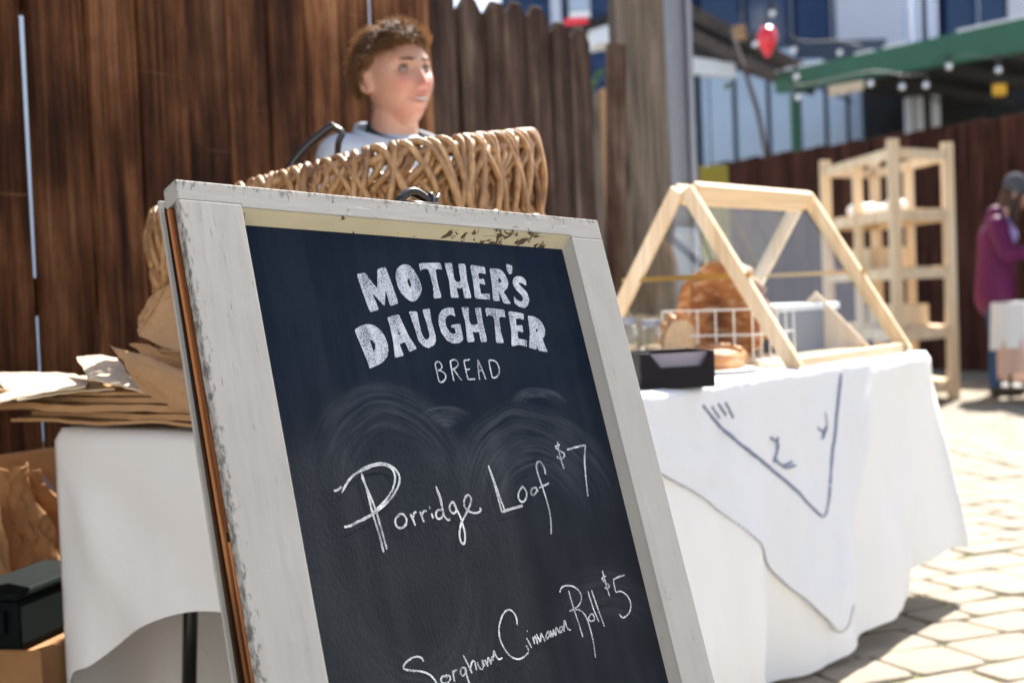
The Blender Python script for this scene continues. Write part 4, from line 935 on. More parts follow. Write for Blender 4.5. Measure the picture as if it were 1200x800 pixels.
loaf('bread_loaf', 'small flat loaf on the white plate before the wire rack', T(1.42, 0.14, ZT + 0.012), (0.085, 0.055, 0.035), 0, rad(20), 9.0)
pq = T(1.42, 0.14, ZT + 0.001); pl_ = MB().lathe([(0.001, 0.0), (0.06, 0.0), (0.11, 0.010), (0.113, 0.012), (0.108, 0.012), (0.06, 0.004), (0.001, 0.004)], 32); plo = pl_.build('plate', M['white_paint'], smooth=True); plo.location = pq; tag(plo, 'white plate under the small flat loaf', 'plate')
def jar(loc, h, r, label):
    o = empty('glass_jar', loc, label, 'jar', 'glass jars behind the black tray')
    MB().lathe([(0.001, 0.001), (r, 0.001), (r, h * 0.78), (r * 0.82, h * 0.88), (r * 0.82, h), (r * 0.76, h), (r * 0.76, h * 0.87), (r * 0.93, h * 0.76), (r * 0.93, 0.008), (0.001, 0.008)], 24).build('glass', M['glass'], o, smooth=True)
    MB().lathe([(0.001, 0.01), (r * 0.9, 0.01), (r * 0.9, h * 0.55), (0.001, h * 0.55)], 20).build('contents', M['crumb'], o, smooth=True)
    MB().lathe([(0.001, h + 0.012), (r * 0.86, h + 0.012), (r * 0.86, h - 0.006), (0.001, h - 0.006)], 20).build('lid', M['steel'], o)
jar(T(1.43, 0.40, ZT + 0.001), 0.13, 0.034, 'tall glass jar nearest the sign frame'); jar(T(1.52, 0.38, ZT + 0.001), 0.12, 0.030, 'glass jar between the tall jar and the cut loaf')
# black tray with a cut-away front
tc = onz(752, 458, ZT + 0.002); tr_ = empty('black_tray', (tc.x, tc.y, ZT + 0.002), 'small black plastic tray with cut-away front on the table edge', 'tray', rz=rad(14))
Wt, Dt, Ht = 0.165, 0.15, 0.078
fr = [(0, 0), (Wt, 0), (Wt, Ht), (Wt - 0.010, Ht), (Wt - 0.030, Ht - 0.032), (0.045, Ht - 0.032), (0.020, Ht), (0, Ht)]
MB().prism([(x, 0, z) for x, z in fr], (0, 0.006, 0)).build('tray_front', M['black_plastic'], tr_, bevel=0.002)
MB().box(0, 0.006, 0.0065, Dt, 0, Ht).build('tray_side', M['black_plastic'], tr_, bevel=0.002); MB().box(Wt - 0.006, Wt, 0.0065, Dt, 0, Ht).build('tray_side', M['black_plastic'], tr_, bevel=0.002)
MB().box(0.0065, Wt - 0.0065, Dt - 0.006, Dt, 0, Ht).build('tray_back', M['black_plastic'], tr_, bevel=0.002); MB().box(0.0065, Wt - 0.0065, 0.0065, Dt - 0.0065, 0.001, 0.006).build('tray_floor', M['black_plastic'], tr_)
boxm(0.010, Wt - 0.010, 0.016, 0.020, 0.007, 0.074).build('upright_card', M['grey_plastic'], tr_)
MB().prism([(0.012, 0.022, 0.030), (Wt - 0.012, 0.022, 0.030), (Wt - 0.012, Dt - 0.012, 0.046), (0.012, Dt - 0.012, 0.046)], (0, 0, 0.004)).build('card_stack', M['grey_tote'], tr_, bevel=0.001)
# grey tote behind the case
gt = empty('grey_tote', T(2.22, 0.36, ZT), 'dark grey storage tote on the table seen through the display case', 'tote', rz=TANG)
boxm(-0.20, 0.20, -0.10, 0.12, 0.001, 0.13).build('tote_body', M['grey_tote'], gt, bevel=0.012); boxm(-0.205, 0.205, -0.105, 0.125, 0.131, 0.15).build('tote_lid', M['white_wall'], gt, bevel=0.005)

# ------------------------------------------------------------------ people
def gs(x, s): return math.exp(-(x / s) ** 2)
def head_point(d):
    """d unit (forward, left, up) -> point of the head surface around the head centre, metres"""
    f, l, u = d
    x, y, z = f * 0.094, l * 0.074, u * (0.104 if u > 0 else 0.120)
    if u < 0:                                             # jaw and skull base
        k = -u; y *= 1 - 0.36 * k * k - 0.08 * k
        if f < 0: x *= 1 - 0.35 * k
        else: x *= 1 + 0.04 * k
    if f > 0: x *= 1 - 0.10 * f * gs(l, 0.8) * gs(u - 0.1, 0.5)      # flatter face
    if f < 0 and u > -0.2: x *= 1.10
    if f > 0:
        x += 0.0065 * gs(z - 0.030, 0.014) * gs(y, 0.045)                       # brow
        x -= 0.015 * (gs(y - 0.032, 0.017) + gs(y + 0.032, 0.017)) * gs(z - 0.011, 0.013)   # sockets
        nz = max(0.0, min(1.0, (0.022 - z) / 0.055))
        if -0.052 < z < 0.03: x += (0.006 + 0.023 * nz) * gs(y, 0.0085 + 0.006 * nz) * (1 if z > -0.034 else max(0, 1 - (-0.034 - z) / 0.012))
        x += 0.006 * (gs(y - 0.012, 0.007) + gs(y + 0.012, 0.007)) * gs(z + 0.034, 0.008)   # nostrils
        x += 0.006 * (gs(y - 0.042, 0.02) + gs(y + 0.042, 0.02)) * gs(z + 0.022, 0.02)      # cheeks
        zs = z + 0.060 - 7.0 * y * y                                             # smiling mouth line
        x += 0.0062 * gs(zs - 0.0075, 0.0045) * gs(y, 0.028) + 0.0065 * gs(zs + 0.0085, 0.0055) * gs(y, 0.022) - 0.010 * gs(zs, 0.0042) * gs(y, 0.026)
        for sg_ in (-1, 1): x -= 0.0045 * gs((y - sg_ * (0.020 + 0.5 * (-0.030 - z))) , 0.0055) * gs(z + 0.048, 0.018)     # smile creases
        x += 0.009 * gs(z + 0.098, 0.02) * gs(y, 0.025)                          # chin
    return Vector((x, y, z))
def frame_of(fdir, tilt_up=0.0, roll=0.0):
    F = Vector(fdir).normalized(); L = Vector((0, 0, 1)).cross(F).normalized(); U = F.cross(L)
    F2 = F * math.cos(tilt_up) + U * math.sin(tilt_up); U2 = F2.cross(L); L2 = L * math.cos(roll) + U2 * math.sin(roll); U3 = F2.cross(L2)
    return Matrix(((F2.x, L2.x, U3.x), (F2.y, L2.y, U3.y), (F2.z, L2.z, U3.z)))
def add_head(mb, c, R, n=96, m=72):
    vs = []
    for j in range(m + 1):
        ph = math.pi * j / m
        for i in range(n):
            th = 2 * math.pi * i / n; vs.append(c + R @ head_point((math.sin(ph) * math.cos(th), math.sin(ph) * math.sin(th), math.cos(ph))))
    mb.add(vs, [(j*n+i, j*n+(i+1) % n, (j+1)*n+(i+1) % n, (j+1)*n+i) for j in range(m) for i in range(n)])
    for s in (-1, 1):                                     # ears
        pts = [c + R @ Vector((-0.012 + 0.017 * math.cos(a) - 0.004, s * (0.074 + 0.010 * (0.5 - 0.5 * math.cos(a))), 0.0 + 0.030 * math.sin(a))) for a in [2 * math.pi * k / 12 for k in range(13)]]
        mb.tube(pts, 0.0048, 7, False); mb.capsule(c + R @ Vector((-0.012, s * 0.072, -0.014)), c + R @ Vector((-0.014, s * 0.075, 0.016)), 0.012, 0.013, 10)
def hand(mb, wrist, d, side, up, curl=0.5):
    d = Vector(d).normalized(); up = Vector(up).normalized(); sd = d.cross(up).normalized() * side; dn = -up
    palm = wrist + d * 0.085; mb.capsule(wrist, palm, 0.024, 0.030, 12, 3, (up, 0.5))
    for k, (ln, o) in enumerate(((0.066, 0.027), (0.075, 0.010), (0.070, -0.009), (0.054, -0.026))):
        p = palm + sd * o; v = d
        for q in range(3):
            v = (v + dn * curl * 0.55).normalized(); e = p + v * ln / 2.4; mb.capsule(p, e, 0.0088 - 0.0008 * q, 0.0082 - 0.0008 * q, 8, 2); p = e
    p = wrist + d * 0.028 + sd * 0.026; v = (d * 0.6 + sd * 0.75 + dn * 0.2).normalized()
    for q in range(2): e = p + v * 0.036; mb.capsule(p, e, 0.0105, 0.009, 8, 2); p = e; v = (v + d * 0.5 + dn * 0.2).normalized()
def person(name, label, foot, H, body_dir, head_c, headR, elbows, wrists, hand_dirs, voxel, mats, lean=0.0, group=None, detail=True):
    B = Vector(body_dir).normalized(); Lf = Vector((0, 0, 1)).cross(B).normalized(); g = Vector((foot[0], foot[1], 0))
    root = empty(name, g, label, 'person', group)
    up = Vector((0, 0, 1)); hip = g + up * H * 0.52; ch = hip + up * H * 0.20 + B * lean * 0.5; sh = g + up * H * 0.805 + B * lean
    sk = MB(); add_head(sk, head_c, headR)
    nb = sh + up * 0.0 - B * 0.012; nt_ = head_c + headR @ Vector((-0.022, 0, -0.062)); sk.capsule(nb, nt_, 0.064, 0.056, 18)
    sk.capsule(hip, ch, 0.125, 0.115, 18, 4, (B, 0.75)); sk.capsule(ch, sh - up * 0.075, 0.125, 0.105, 18, 4, (B, 0.78))
    joints = []
    for s in (-1, 1):
        S_ = sh + Lf * s * 0.155 - up * 0.035; E_ = Vector(elbows[0 if s < 0 else 1]); W_ = Vector(wrists[0 if s < 0 else 1]); joints.append((S_, E_, W_))
        sk.capsule(sh - up * 0.03, S_, 0.06, 0.052, 12); sk.capsule(S_, E_, 0.048, 0.036, 12); sk.capsule(E_, W_, 0.037, 0.024, 12)
        hand(sk, W_, hand_dirs[0 if s < 0 else 1], s, up, 0.5)
        K = hip + Lf * s * 0.095 - up * H * 0.245 + B * 0.01; A = hip + Lf * s * 0.10 - up * H * 0.475 - B * 0.015
        sk.capsule(hip + Lf * s * 0.085 - up * 0.04, K, 0.088, 0.056, 14); sk.capsule(K, A, 0.056, 0.038, 14); sk.capsule(A - up * 0.03, A - up * 0.045 + B * 0.15, 0.038, 0.032, 12)
    bm_ = remesh(sk, voxel, 2 if detail else 1, 'skin'); bm_.materials.append(mats['skin'])
    ca_ = bm_.color_attributes.new('tone', 'FLOAT_COLOR', 'POINT'); Ri = headR.transposed()
    for i, v in enumerate(bm_.vertices):
        q = Ri @ (v.co - head_c); x, y, z = q; fl = lips = 0.0
        if x > 0.02 and abs(z) < 0.13:
            zs = z + 0.060 - 7.0 * y * y; lips = max(gs(zs - 0.0085, 0.0055), gs(zs + 0.0095, 0.006), 0.8 * gs(zs, 0.005)) * gs(y, 0.029)
            fl = 0.55 * (gs(y - 0.044, 0.024) + gs(y + 0.044, 0.02)) * gs(z + 0.022, 0.022) + 0.9 * gs(y, 0.016) * gs(z + 0.030, 0.014) + 0.25 * gs(z + 0.1, 0.02)
        ca_.data[i].color = (min(1, fl), min(1, lips), 0, 1)
    body = link('body', bm_, None, root); child_keep(body, root)
    def cl_(mb, nm, mt, vx):
        me = remesh(mb, vx, 3, nm); o = link(nm, me, mt, None); child_keep(o, root); return o
    return root, dict(hip=hip, ch=ch, sh=sh, joints=joints, B=B, L=Lf, g=g, H=H, cloth=cl_)
def M_skin():
    t = NT('skin'); a = t.n('ShaderNodeAttribute', attribute_name='tone'); sp = t.n('ShaderNodeSeparateColor'); t.t.links.new(a.outputs['Color'], sp.inputs[0])
    v = t.coords(); c = t.mix(t.noise(v, 40, 3), (0.43, 0.235, 0.165), (0.50, 0.285, 0.205)); c = t.mix(t.math('MULTIPLY', sp.outputs[0], 0.75), c, (0.50, 0.10, 0.085)); c = t.mix(t.math('MULTIPLY', sp.outputs[1], 0.9), c, (0.33, 0.075, 0.065))
    t.fin(c, 0.45, 0.4); t.p.inputs['Subsurface Weight'].default_value = 0.15; t.p.inputs['Subsurface Radius'].default_value = (0.012, 0.005, 0.003); t.p.inputs['Subsurface Scale'].default_value = 1.0; return t.m
def M_hair(name, c0, c1):
    t = NT(name); c = t.mix(t.noise(t.coords((90, 90, 90)), 1, 3), c0, c1); t.fin(c, 0.38, 0.5)
    tr = t.n('ShaderNodeBsdfTranslucent'); t.set(tr.inputs[0], t.mix(0.6, c, (0.75, 0.52, 0.30))); mx = t.n('ShaderNodeMixShader'); mx.inputs[0].default_value = 0.5
    t.t.links.new(t.p.outputs[0], mx.inputs[1]); t.t.links.new(tr.outputs[0], mx.inputs[2]); t.t.links.new(mx.outputs[0], t.out.inputs[0]); return t.m
MS = {'skin': M_skin()}
M['hair'] = M_hair('brown_hair', (0.075, 0.039, 0.019), (0.30, 0.17, 0.08)); M['hair_dark'] = M_hair('dark_hair', (0.008, 0.006, 0.006), (0.02, 0.013, 0.011))
M['lid'] = M_plain('eyelid_skin', (0.30, 0.155, 0.11), 0.5, 0.05)
M['brow'] = M_plain('brow_hair', (0.075, 0.042, 0.024), 0.7, 0.2)
M['eye_white'] = M_plain('eye_white', (0.22, 0.19, 0.17), 0.5, 0.03); M['iris'] = M_plain('iris', (0.03, 0.02, 0.012), 0.15, 0.1)
M['jacket'] = M_plain('pale_denim_jacket', (0.42, 0.47, 0.54), 0.85, 0.18, 14, 0.15, bump=0.004, bscale=14)
M['shirt'] = M_plain('dark_green_shirt', (0.018, 0.035, 0.034), 0.9, 0.2, 20, 0.1)
M['trousers'] = M_plain('dark_trousers', (0.03, 0.035, 0.05), 0.9, 0.2, 20, 0.1)
M['shoe'] = M_plain('dark_shoe', (0.03, 0.025, 0.022), 0.6, 0.2)

PD = 3.55; hc = at(466, 93, PD); HR_ = frame_of((0.63, -0.775, 0), rad(3), rad(3)) * 1.06
ft = (hc.x - 0.015, hc.y + 0.02)
bd = Vector((0.62, -0.78, 0)).normalized(); lf = Vector((0, 0, 1)).cross(bd)
base = Vector((ft[0], ft[1], 0)); HH = 1.655
el = [base - lf * 0.235 - bd * 0.02 + Vector((0, 0, 1.03)), base + lf * 0.235 - bd * 0.02 + Vector((0, 0, 1.03))]
wr_ = [base - lf * 0.20 + bd * 0.10 + Vector((0, 0, 0.83)), base + lf * 0.20 + bd * 0.06 + Vector((0, 0, 0.81))]
p1, J = person('person', 'short haired smiling seller in a pale jacket behind the basket, looking right', ft, HH, bd, hc, HR_, el, wr_, [(bd.x * .4, bd.y * .4, -1)] * 2, 0.0042, MS)
up = Vector((0, 0, 1)); B, Lf, sh, ch, hip = J['B'], J['L'], J['sh'], J['ch'], J['hip']
mb = MB()
mb.capsule(hip + up * 0.02, ch, 0.145, 0.140, 20, 4, (B, 0.80)); mb.capsule(ch, sh - up * 0.075, 0.148, 0.124, 20, 4, (B, 0.82))
for (S_, E_, W_) in J['joints']:
    mb.capsule(sh - up * 0.045, S_, 0.072, 0.068, 14); mb.capsule(S_, E_, 0.066, 0.054, 14); mb.capsule(E_, W_ + (E_ - W_) * 0.10, 0.054, 0.040, 14)
jk = J['cloth'](mb, 'jacket', M['jacket'], 0.008)
# standing collar in two leaves, and the dark shirt neck inside
def collar(nm, mat, a0, a1, r0, r1, z0, z1, th, flare=0.0):
    def fn(u, v):
        a = rad(a0 + (a1 - a0) * u); r = r0 + (r1 - r0) * v; zz_ = z0 + (z1 - z0) * v - 0.035 * math.cos(a) * (1 if True else 0)
        return sh + B * (math.cos(a) * r * 0.95 + 0.006) + Lf * (math.sin(a) * r) + up * zz_
    o = grid_mesh(30, 6, fn, th).build(nm, mat, None, smooth=True); child_keep(o, p1); return o
collar('shirt_neck', M['shirt'], -180, 180, 0.092, 0.072, -0.02, 0.045, 0.005)
collar('collar', M['jacket'], 30, 178, 0.128, 0.104, -0.02, 0.040, 0.006)
collar('collar', M['jacket'], -178, -30, 0.128, 0.104, -0.02, 0.040, 0.006)
mb = MB(); mb.capsule(hip + up * 0.03, hip - up * 0.03, 0.135, 0.135, 18, 4, (B, 0.8))
for s in (-1, 1):
    K = hip + Lf * s * 0.095 - up * HH * 0.245 + B * 0.01; A = hip + Lf * s * 0.10 - up * HH * 0.465 - B * 0.015
    mb.capsule(hip + Lf * s * 0.085 - up * 0.04, K, 0.100, 0.072, 14); mb.capsule(K, A, 0.072, 0.058, 14)
J['cloth'](mb, 'trousers', M['trousers'], 0.012)
for s in (-1, 1):
    A = hip + Lf * s * 0.10 - up * HH * 0.475 - B * 0.015; mb = MB(); mb.capsule(A - up * 0.035, A - up * 0.035 + B * 0.16, 0.046, 0.040, 14); J['cloth'](mb, 'shoe', M['shoe'], 0.010)
for s in (-1, 1):                                          # eyes, lids stay part of the face mesh
    ec = hc + HR_ @ Vector((0.0685, s * 0.031, 0.010)); mb = MB(); mb.capsule(ec, ec + Vector((0, 0, 1e-4)), 0.0112, 0.0112, 14, 6); ey = mb.build('eye', M['eye_white'], None, smooth=True); child_keep(ey, p1)
    for (lo, hi, nm_) in ((0.34, 1.0, 'upper_eyelid'), (-1.0, -0.58, 'lower_eyelid')):
        def lidf(u, v, lo=lo, hi=hi):
            a = rad(-95 + 190 * u); zc = lo + (hi - lo) * v; r = math.sqrt(max(0.0, 1 - zc * zc)); return ec + HR_ @ (Vector((math.cos(a) * r, math.sin(a) * r, zc + 0.10 * math.cos(a) * (1 - v if lo > 0 else v) - 0.10)) * 0.0118)
        child_keep(grid_mesh(14, 6, lidf, 0.0006).build(nm_, M['lid'], None, smooth=True), p1)
    gz = (HR_ @ Vector((0.9, -0.32, 0.0))).normalized(); mb = MB(); mb.capsule(ec + gz * 0.0062, ec + gz * 0.0063, 0.0068, 0.0068, 12, 5); ir = mb.build('iris', M['iris'], None, smooth=True); ir.parent = ey; ir.matrix_parent_inverse = (Matrix.Translation(p1.location)).inverted()
    bp = [hc + HR_ @ (head_point(Vector((math.cos(s * a), math.sin(s * a), 0.285 + 0.03 * math.sin((a - .15) * 5))).normalized()) * 1.015) for a in (0.16, 0.28, 0.40, 0.52, 0.62)]
    br = MB().tube(catmull(bp, 4), [0.0018 + 0.0022 * math.sin(math.pi * min(1, 0.15 + k / 17)) for k in range(17)], 6).build('eyebrow', M['brow'], None, smooth=True); child_keep(br, p1)
    lp = [hc + HR_ @ Vector((0.0800 - 0.010 * ((q - 2) / 2.0) ** 2, s * 0.031 + 0.0045 * (q - 2), 0.0155 - 0.0035 * ((q - 2) / 2.0) ** 2)) for q in range(5)]
    ld = MB().tube(lp, 0.0026, 5).build('eyelashes', M['hair_dark'], None); child_keep(ld, p1)
tp = [hc + HR_ @ Vector((0.0850 - 9 * y * y, y, -0.0605 + 7.0 * y * y)) for y in [(-0.018 + 0.006 * k) for k in range(7)]]
M['teeth'] = M_plain('teeth', (0.62, 0.58, 0.52), 0.3, 0.03)
child_keep(MB().tube(tp, [0.0008, 0.0018, 0.0024, 0.0026, 0.0024, 0.0018, 0.0008], 6).build('teeth', M['teeth'], None, smooth=True), p1)
def hair_line(d):          # >0 inside the haired part of the scalp
    f, l, u = d
    if f > 0.30: return u - (0.60 - 0.10 * abs(l)) + 0.04 * fbm(l * 5, f * 5)
    if f > -0.12: return min(u + 0.02, u - (0.02 + 1.25 * (f + 0.12)))
    return u + 0.28 + 0.25 * (f + 0.12) - 0.1 * fbm(l * 4, u * 3)
def vol(d):
    f, l, u = d; return 0.007 + 0.012 * max(0, u) ** 1.2 + 0.014 * max(0, f) * max(0, u) + 0.005 * max(0, -f) + 0.006 * max(0, -l) * max(0, u)
hm = MB(); n, m = 110, 70; idx = {}
for j in range(m):
    for i in range(n):
        quad = []
        for (jj, ii) in ((j, i), (j, i + 1), (j + 1, i + 1), (j + 1, i)):
            ph = math.pi * jj / m; th = 2 * math.pi * (ii % n) / n; quad.append((math.sin(ph) * math.cos(th), math.sin(ph) * math.sin(th), math.cos(ph)))
        if all(hair_line(q) > 0 for q in quad):
            ids = []
            for q in quad:
                kk = (round(q[0], 5), round(q[1], 5), round(q[2], 5))
                if kk not in idx:
                    d = Vector(q); pnt = head_point(q); e_ = min(1, hair_line(q) / 0.16)
                    idx[kk] = len(hm.v); hm.v.append(tuple(hc + HR_ @ (pnt + d * (vol(q) * (0.35 + 0.65 * e_) * 0.72 + 0.010 * fbm(q[0] * 6, q[1] * 6, q[2] * 4)))))
                ids.append(idx[kk])
            if len(set(ids)) >= 3: hm.f.append(tuple(dict.fromkeys(ids)))
rh = random.Random(21); cnt = 0
while cnt < 2200:
    d = Vector((rh.gauss(0, 1), rh.gauss(0, 1), rh.gauss(0, 1))).normalized()
    if hair_line(d) < 0.01: continue
    cnt += 1; pnt = head_point(d) + d * vol(d) * 0.55
    sw = Vector((0.35 if d.x > 0 and d.z > .5 else -0.55, -0.35 + rh.uniform(-.3, .3), -0.25 if d.z < .5 else 0.15)); sw = sw - d * sw.dot(d); sw.normalize() if sw.length > 1e-4 else None
    ln = rh.uniform(0.026, 0.048) * (1.1 if d.z > .5 else 0.7); cu = rh.uniform(-1, 1); sd_ = d.cross(sw); pts = []
    lf_ = rh.choice((0, 0, 0.004, 0.010, 0.016)) * (1 if d.z > 0 else .6)
    for q in range(5):
        tt = q / 4; pts.append(hc + HR_ @ (pnt + d * lf_ * tt * tt + sw * ln * tt + sd_ * (0.005 * cu * math.sin(tt * 3)) + d * (vol(d) * 0.5 + 0.006) * math.sin(tt * 2.2)))
    hm.tube(pts, [0.0012, 0.0015, 0.0013, 0.0009, 0.0003], 4, False)
ho = hm.build('hair', M['hair'], None, smooth=True); child_keep(ho, p1)

# woman at the far stall
WD = 11.2; wc = at(1192, 228, WD); HW = frame_of((0.95, -0.25, 0), rad(-14), 0)
M['purple'] = M_plain('plum_jacket', (0.10, 0.006, 0.055), 0.65, 0.25, 6, 0.3, bump=0.01, bscale=10); M['jeans'] = M_plain('blue_jeans', (0.03, 0.075, 0.17), 0.85, 0.25, 10, 0.1); M['beanie'] = M_plain('grey_knit', (0.075, 0.08, 0.095), 0.95, 0.3, 60, 0.05, bump=0.006, bscale=90)
M['lilac'] = M_plain('lilac_shirt', (0.35, 0.28, 0.55), 0.9, 0.1)
wf = (at(1166, 455, WD).x + 0.02, WD); bw = Vector((0.95, -0.30, 0)).normalized(); lw = Vector((0, 0, 1)).cross(bw); base = Vector((wf[0], wf[1], 0)); HW_ = 1.70
elw = [base - lw * 0.24 + bw * 0.10 + up * 1.10, base + lw * 0.24 + bw * 0.10 + up * 1.10]; wrw = [base - lw * 0.16 + bw * 0.34 + up * 1.13, base + lw * 0.14 + bw * 0.34 + up * 1.13]
p2, J2 = person('person', 'woman in plum jacket, jeans and grey knit cap by the far stall', wf, HW_, bw, wc, HW, elw, wrw, [(bw.x, bw.y, 0.1)] * 2, 0.0085, MS, lean=0.03, detail=False)
B, Lf, sh, ch, hip = J2['B'], J2['L'], J2['sh'], J2['ch'], J2['hip']
mb = MB(); mb.capsule(hip - up * 0.10, ch, 0.185, 0.155, 20, 4, (B, 0.85)); mb.capsule(ch, sh - up * 0.075, 0.160, 0.130, 20, 4, (B, 0.85))
for (S_, E_, W_) in J2['joints']:
    mb.capsule(sh - up * 0.045, S_, 0.075, 0.075, 14); mb.capsule(S_, E_, 0.076, 0.066, 14); mb.capsule(E_, W_ + (E_ - W_) * 0.08, 0.064, 0.046, 14)
mb.capsule(sh - up * 0.01 - B * 0.01, sh + up * 0.05 - B * 0.005, 0.085, 0.075, 14); J2['cloth'](mb, 'jacket', M['purple'], 0.014)
mb = MB(); mb.capsule(sh + B * 0.085 - up * 0.12, sh + B * 0.05 - up * 0.02, 0.075, 0.06, 14); J2['cloth'](mb, 'shirt', M['lilac'], 0.012)
mb = MB(); mb.capsule(hip + up * 0.03, hip - up * 0.03, 0.135, 0.135, 18, 4, (B, 0.8))
for s in (-1, 1):
    K = hip + Lf * s * 0.095 - up * HW_ * 0.245 + B * 0.01; A = hip + Lf * s * 0.10 - up * HW_ * 0.465 - B * 0.015
    mb.capsule(hip + Lf * s * 0.085 - up * 0.04, K, 0.096, 0.066, 14); mb.capsule(K, A, 0.066, 0.048, 14)
J2['cloth'](mb, 'jeans', M['jeans'], 0.012)
for s in (-1, 1):
    A = hip + Lf * s * 0.10 - up * HW_ * 0.475 - B * 0.015; mb = MB(); mb.capsule(A - up * 0.035, A - up * 0.035 + B * 0.18, 0.05, 0.044, 14); J2['cloth'](mb, 'shoe', M['shoe'], 0.012)
mb = MB(); mb.capsule(wc + HW @ Vector((-0.005, 0, 0.055)), wc + HW @ Vector((-0.03, 0, 0.075)), 0.103, 0.095, 18); J2['cloth'](mb, 'knit_cap', M['beanie'], 0.010)
mb = MB(); mb.capsule(wc + HW @ Vector((-0.05, 0, 0.0)), wc + HW @ Vector((-0.06, 0, -0.14)), 0.075, 0.08, 16)
for s in (-1, 1): mb.capsule(wc + HW @ Vector((0.01, s * 0.07, 0.0)), wc + HW @ Vector((0.02, s * 0.085, -0.20)), 0.025, 0.035, 12)
J2['cloth'](mb, 'hair', M['hair_dark'], 0.010)
wp = base + bw * 0.46 + up * 1.04; wb = empty('paper_bag_held', wp, 'upright brown paper bag held by the woman in plum', 'paper bag', rz=math.atan2(bw.y, bw.x))
boxm(-0.05, 0.05, -0.09, 0.09, 0, 0.24).build('bag_body', M['kraft'], wb, bevel=0.006); boxm(-0.02, 0.02, -0.09, 0.09, 0.24, 0.30).build('bag_top', M['kraft'], wb)

# ------------------------------------------------------------------ far stall: pine rack, little table
sd0 = Vector((3.34, 10.98, 0)); RA = rad(116)      # front-right corner on the ground, long side direction
rack = empty('pine_rack', sd0, 'tall open pine shelving rack in front of the red brown fence', 'shelving rack', rz=rad(0))
tl = at(967, 207, 12.2); cmid = at(1050, 300, 10.55); cr = at(1113, 300, 11.0)
A_ = Vector((cmid.x, 10.55, 0)) - sd0; Bq = Vector((cr.x, 11.0, 0)) - sd0; LV = (Vector((tl.x, 12.2, 0)) - sd0) - A_; RH = 1.98
pcs = {'a': A_, 'b': Bq, 'c': A_ + LV, 'd': Bq + LV}
for k_, p in pcs.items(): MB().bar((p.x, p.y, 0), (p.x, p.y, RH), 0.085, 0.05, (LV.x, LV.y, 0)).build('upright', M['pine'], rack, bevel=0.003)
mid = A_ + LV * 0.5; MB().bar((mid.x, mid.y, 0), (mid.x, mid.y, RH - 0.1), 0.07, 0.04, (LV.x, LV.y, 0)).build('upright', M['pine'], rack); mid2 = Bq + LV * 0.5; MB().bar((mid2.x, mid2.y, 0), (mid2.x, mid2.y, RH - 0.1), 0.07, 0.04, (LV.x, LV.y, 0)).build('upright', M['pine'], rack)
for z in (0.10, 0.52, 0.98, 1.42, RH - 0.10):
    for (p, q) in (('a', 'b'), ('c', 'd'), ('a', 'c'), ('b', 'd')):
        a, b = pcs[p] + up * z, pcs[q] + up * z; dd = (b - a).normalized() * 0.03; MB().bar(a + dd, b - dd, 0.03, 0.075).build('shelf_rail', M['pine'], rack)
    if z < 1.5:
        for k in range(5):
            f0, f1 = k / 5 + 0.01, (k + 1) / 5 - 0.01; e = (Bq - A_); pl4 = [A_ + e * f0 + LV * 0.02, A_ + e * f1 + LV * 0.02, A_ + e * f1 + LV * 0.98, A_ + e * f0 + LV * 0.98]
            MB().prism([p + up * (z + 0.038) for p in pl4], (0, 0, 0.016)).build('shelf_slat', M['pine'], rack)
def small_box(nm, lab, cat, fx, fl, z, sx, sy, sz, mat, rot, group=None):
    p = sd0 + A_ + (Bq - A_) * fx + LV * fl + up * (z + 0.056); o = empty(nm, p, lab, cat, group, rot)
    MB().box(-sx, sx, -sy, -sy + 0.012, 0, sz).build('crate_side', mat, o); MB().box(-sx, sx, sy - 0.012, sy, 0, sz).build('crate_side', mat, o); MB().box(-sx, -sx + 0.012, -sy + 0.0125, sy - 0.0125, 0, sz).build('crate_side', mat, o); MB().box(sx - 0.012, sx, -sy + 0.0125, sy - 0.0125, 0, sz).build('crate_side', mat, o); MB().box(-sx + .013, sx - .013, -sy + .013, sy - .013, 0.001, sz * 0.8).build('crate_fill', M['kraft_light'], o)
ra_ = math.atan2(LV.y, LV.x)
small_box('wooden_crate', 'small pine crate on the waist high shelf of the rack', 'crate', 0.5, 0.62, 0.98, 0.26, 0.15, 0.17, M['pine'], ra_, 'crates on the pine rack'); small_box('wooden_crate', 'small pine crate on the knee high shelf of the rack', 'crate', 0.5, 0.35, 0.52, 0.26, 0.15, 0.17, M['pine'], ra_, 'crates on the pine rack')
for i, (fx, fl, s_) in enumerate(((0.4, 0.75, 0.09), (0.55, 0.58, 0.07), (0.4, 0.28, 0.075))):
    p = sd0 + A_ + (Bq - A_) * fx + LV * fl + up * (1.42 + 0.056); mb = MB()
    for k in range(4): mb.capsule((rh.uniform(-.08, .08), rh.uniform(-.06, .06), s_ * 0.6), (rh.uniform(-.08, .08), rh.uniform(-.06, .06), s_ * 0.75), s_ * 0.6, s_ * 0.5, 10, 3)
    o = link('wrapped_parcel', remesh(mb, 0.012, 2, 'parcel'), M['white_paint']); o.location = p; tag(o, ['white wrapped bundle at the far end of the top shelf', 'white wrapped bundle in the middle of the top shelf', 'white wrapped bundle near the front of the top shelf'][i], 'bundle', 'white bundles on the pine rack')
tq = at(1152, 349, 10.2); ft2 = empty('far_table', (tq.x + 0.80, 10.55, 0), 'small far table with folding legs in front of the woman in plum', 'table'); boxm(-0.48, 0.6, -0.33, 0.33, 0.70, 0.728).build('table_top', M['pine'], ft2)
for x in (-0.4, 0.5):
    for y in (-0.28, 0.28): MB().tube([(x, y, 0.70), (x, y, 0)], 0.016, 8).build('leg', M['black_metal'], ft2)
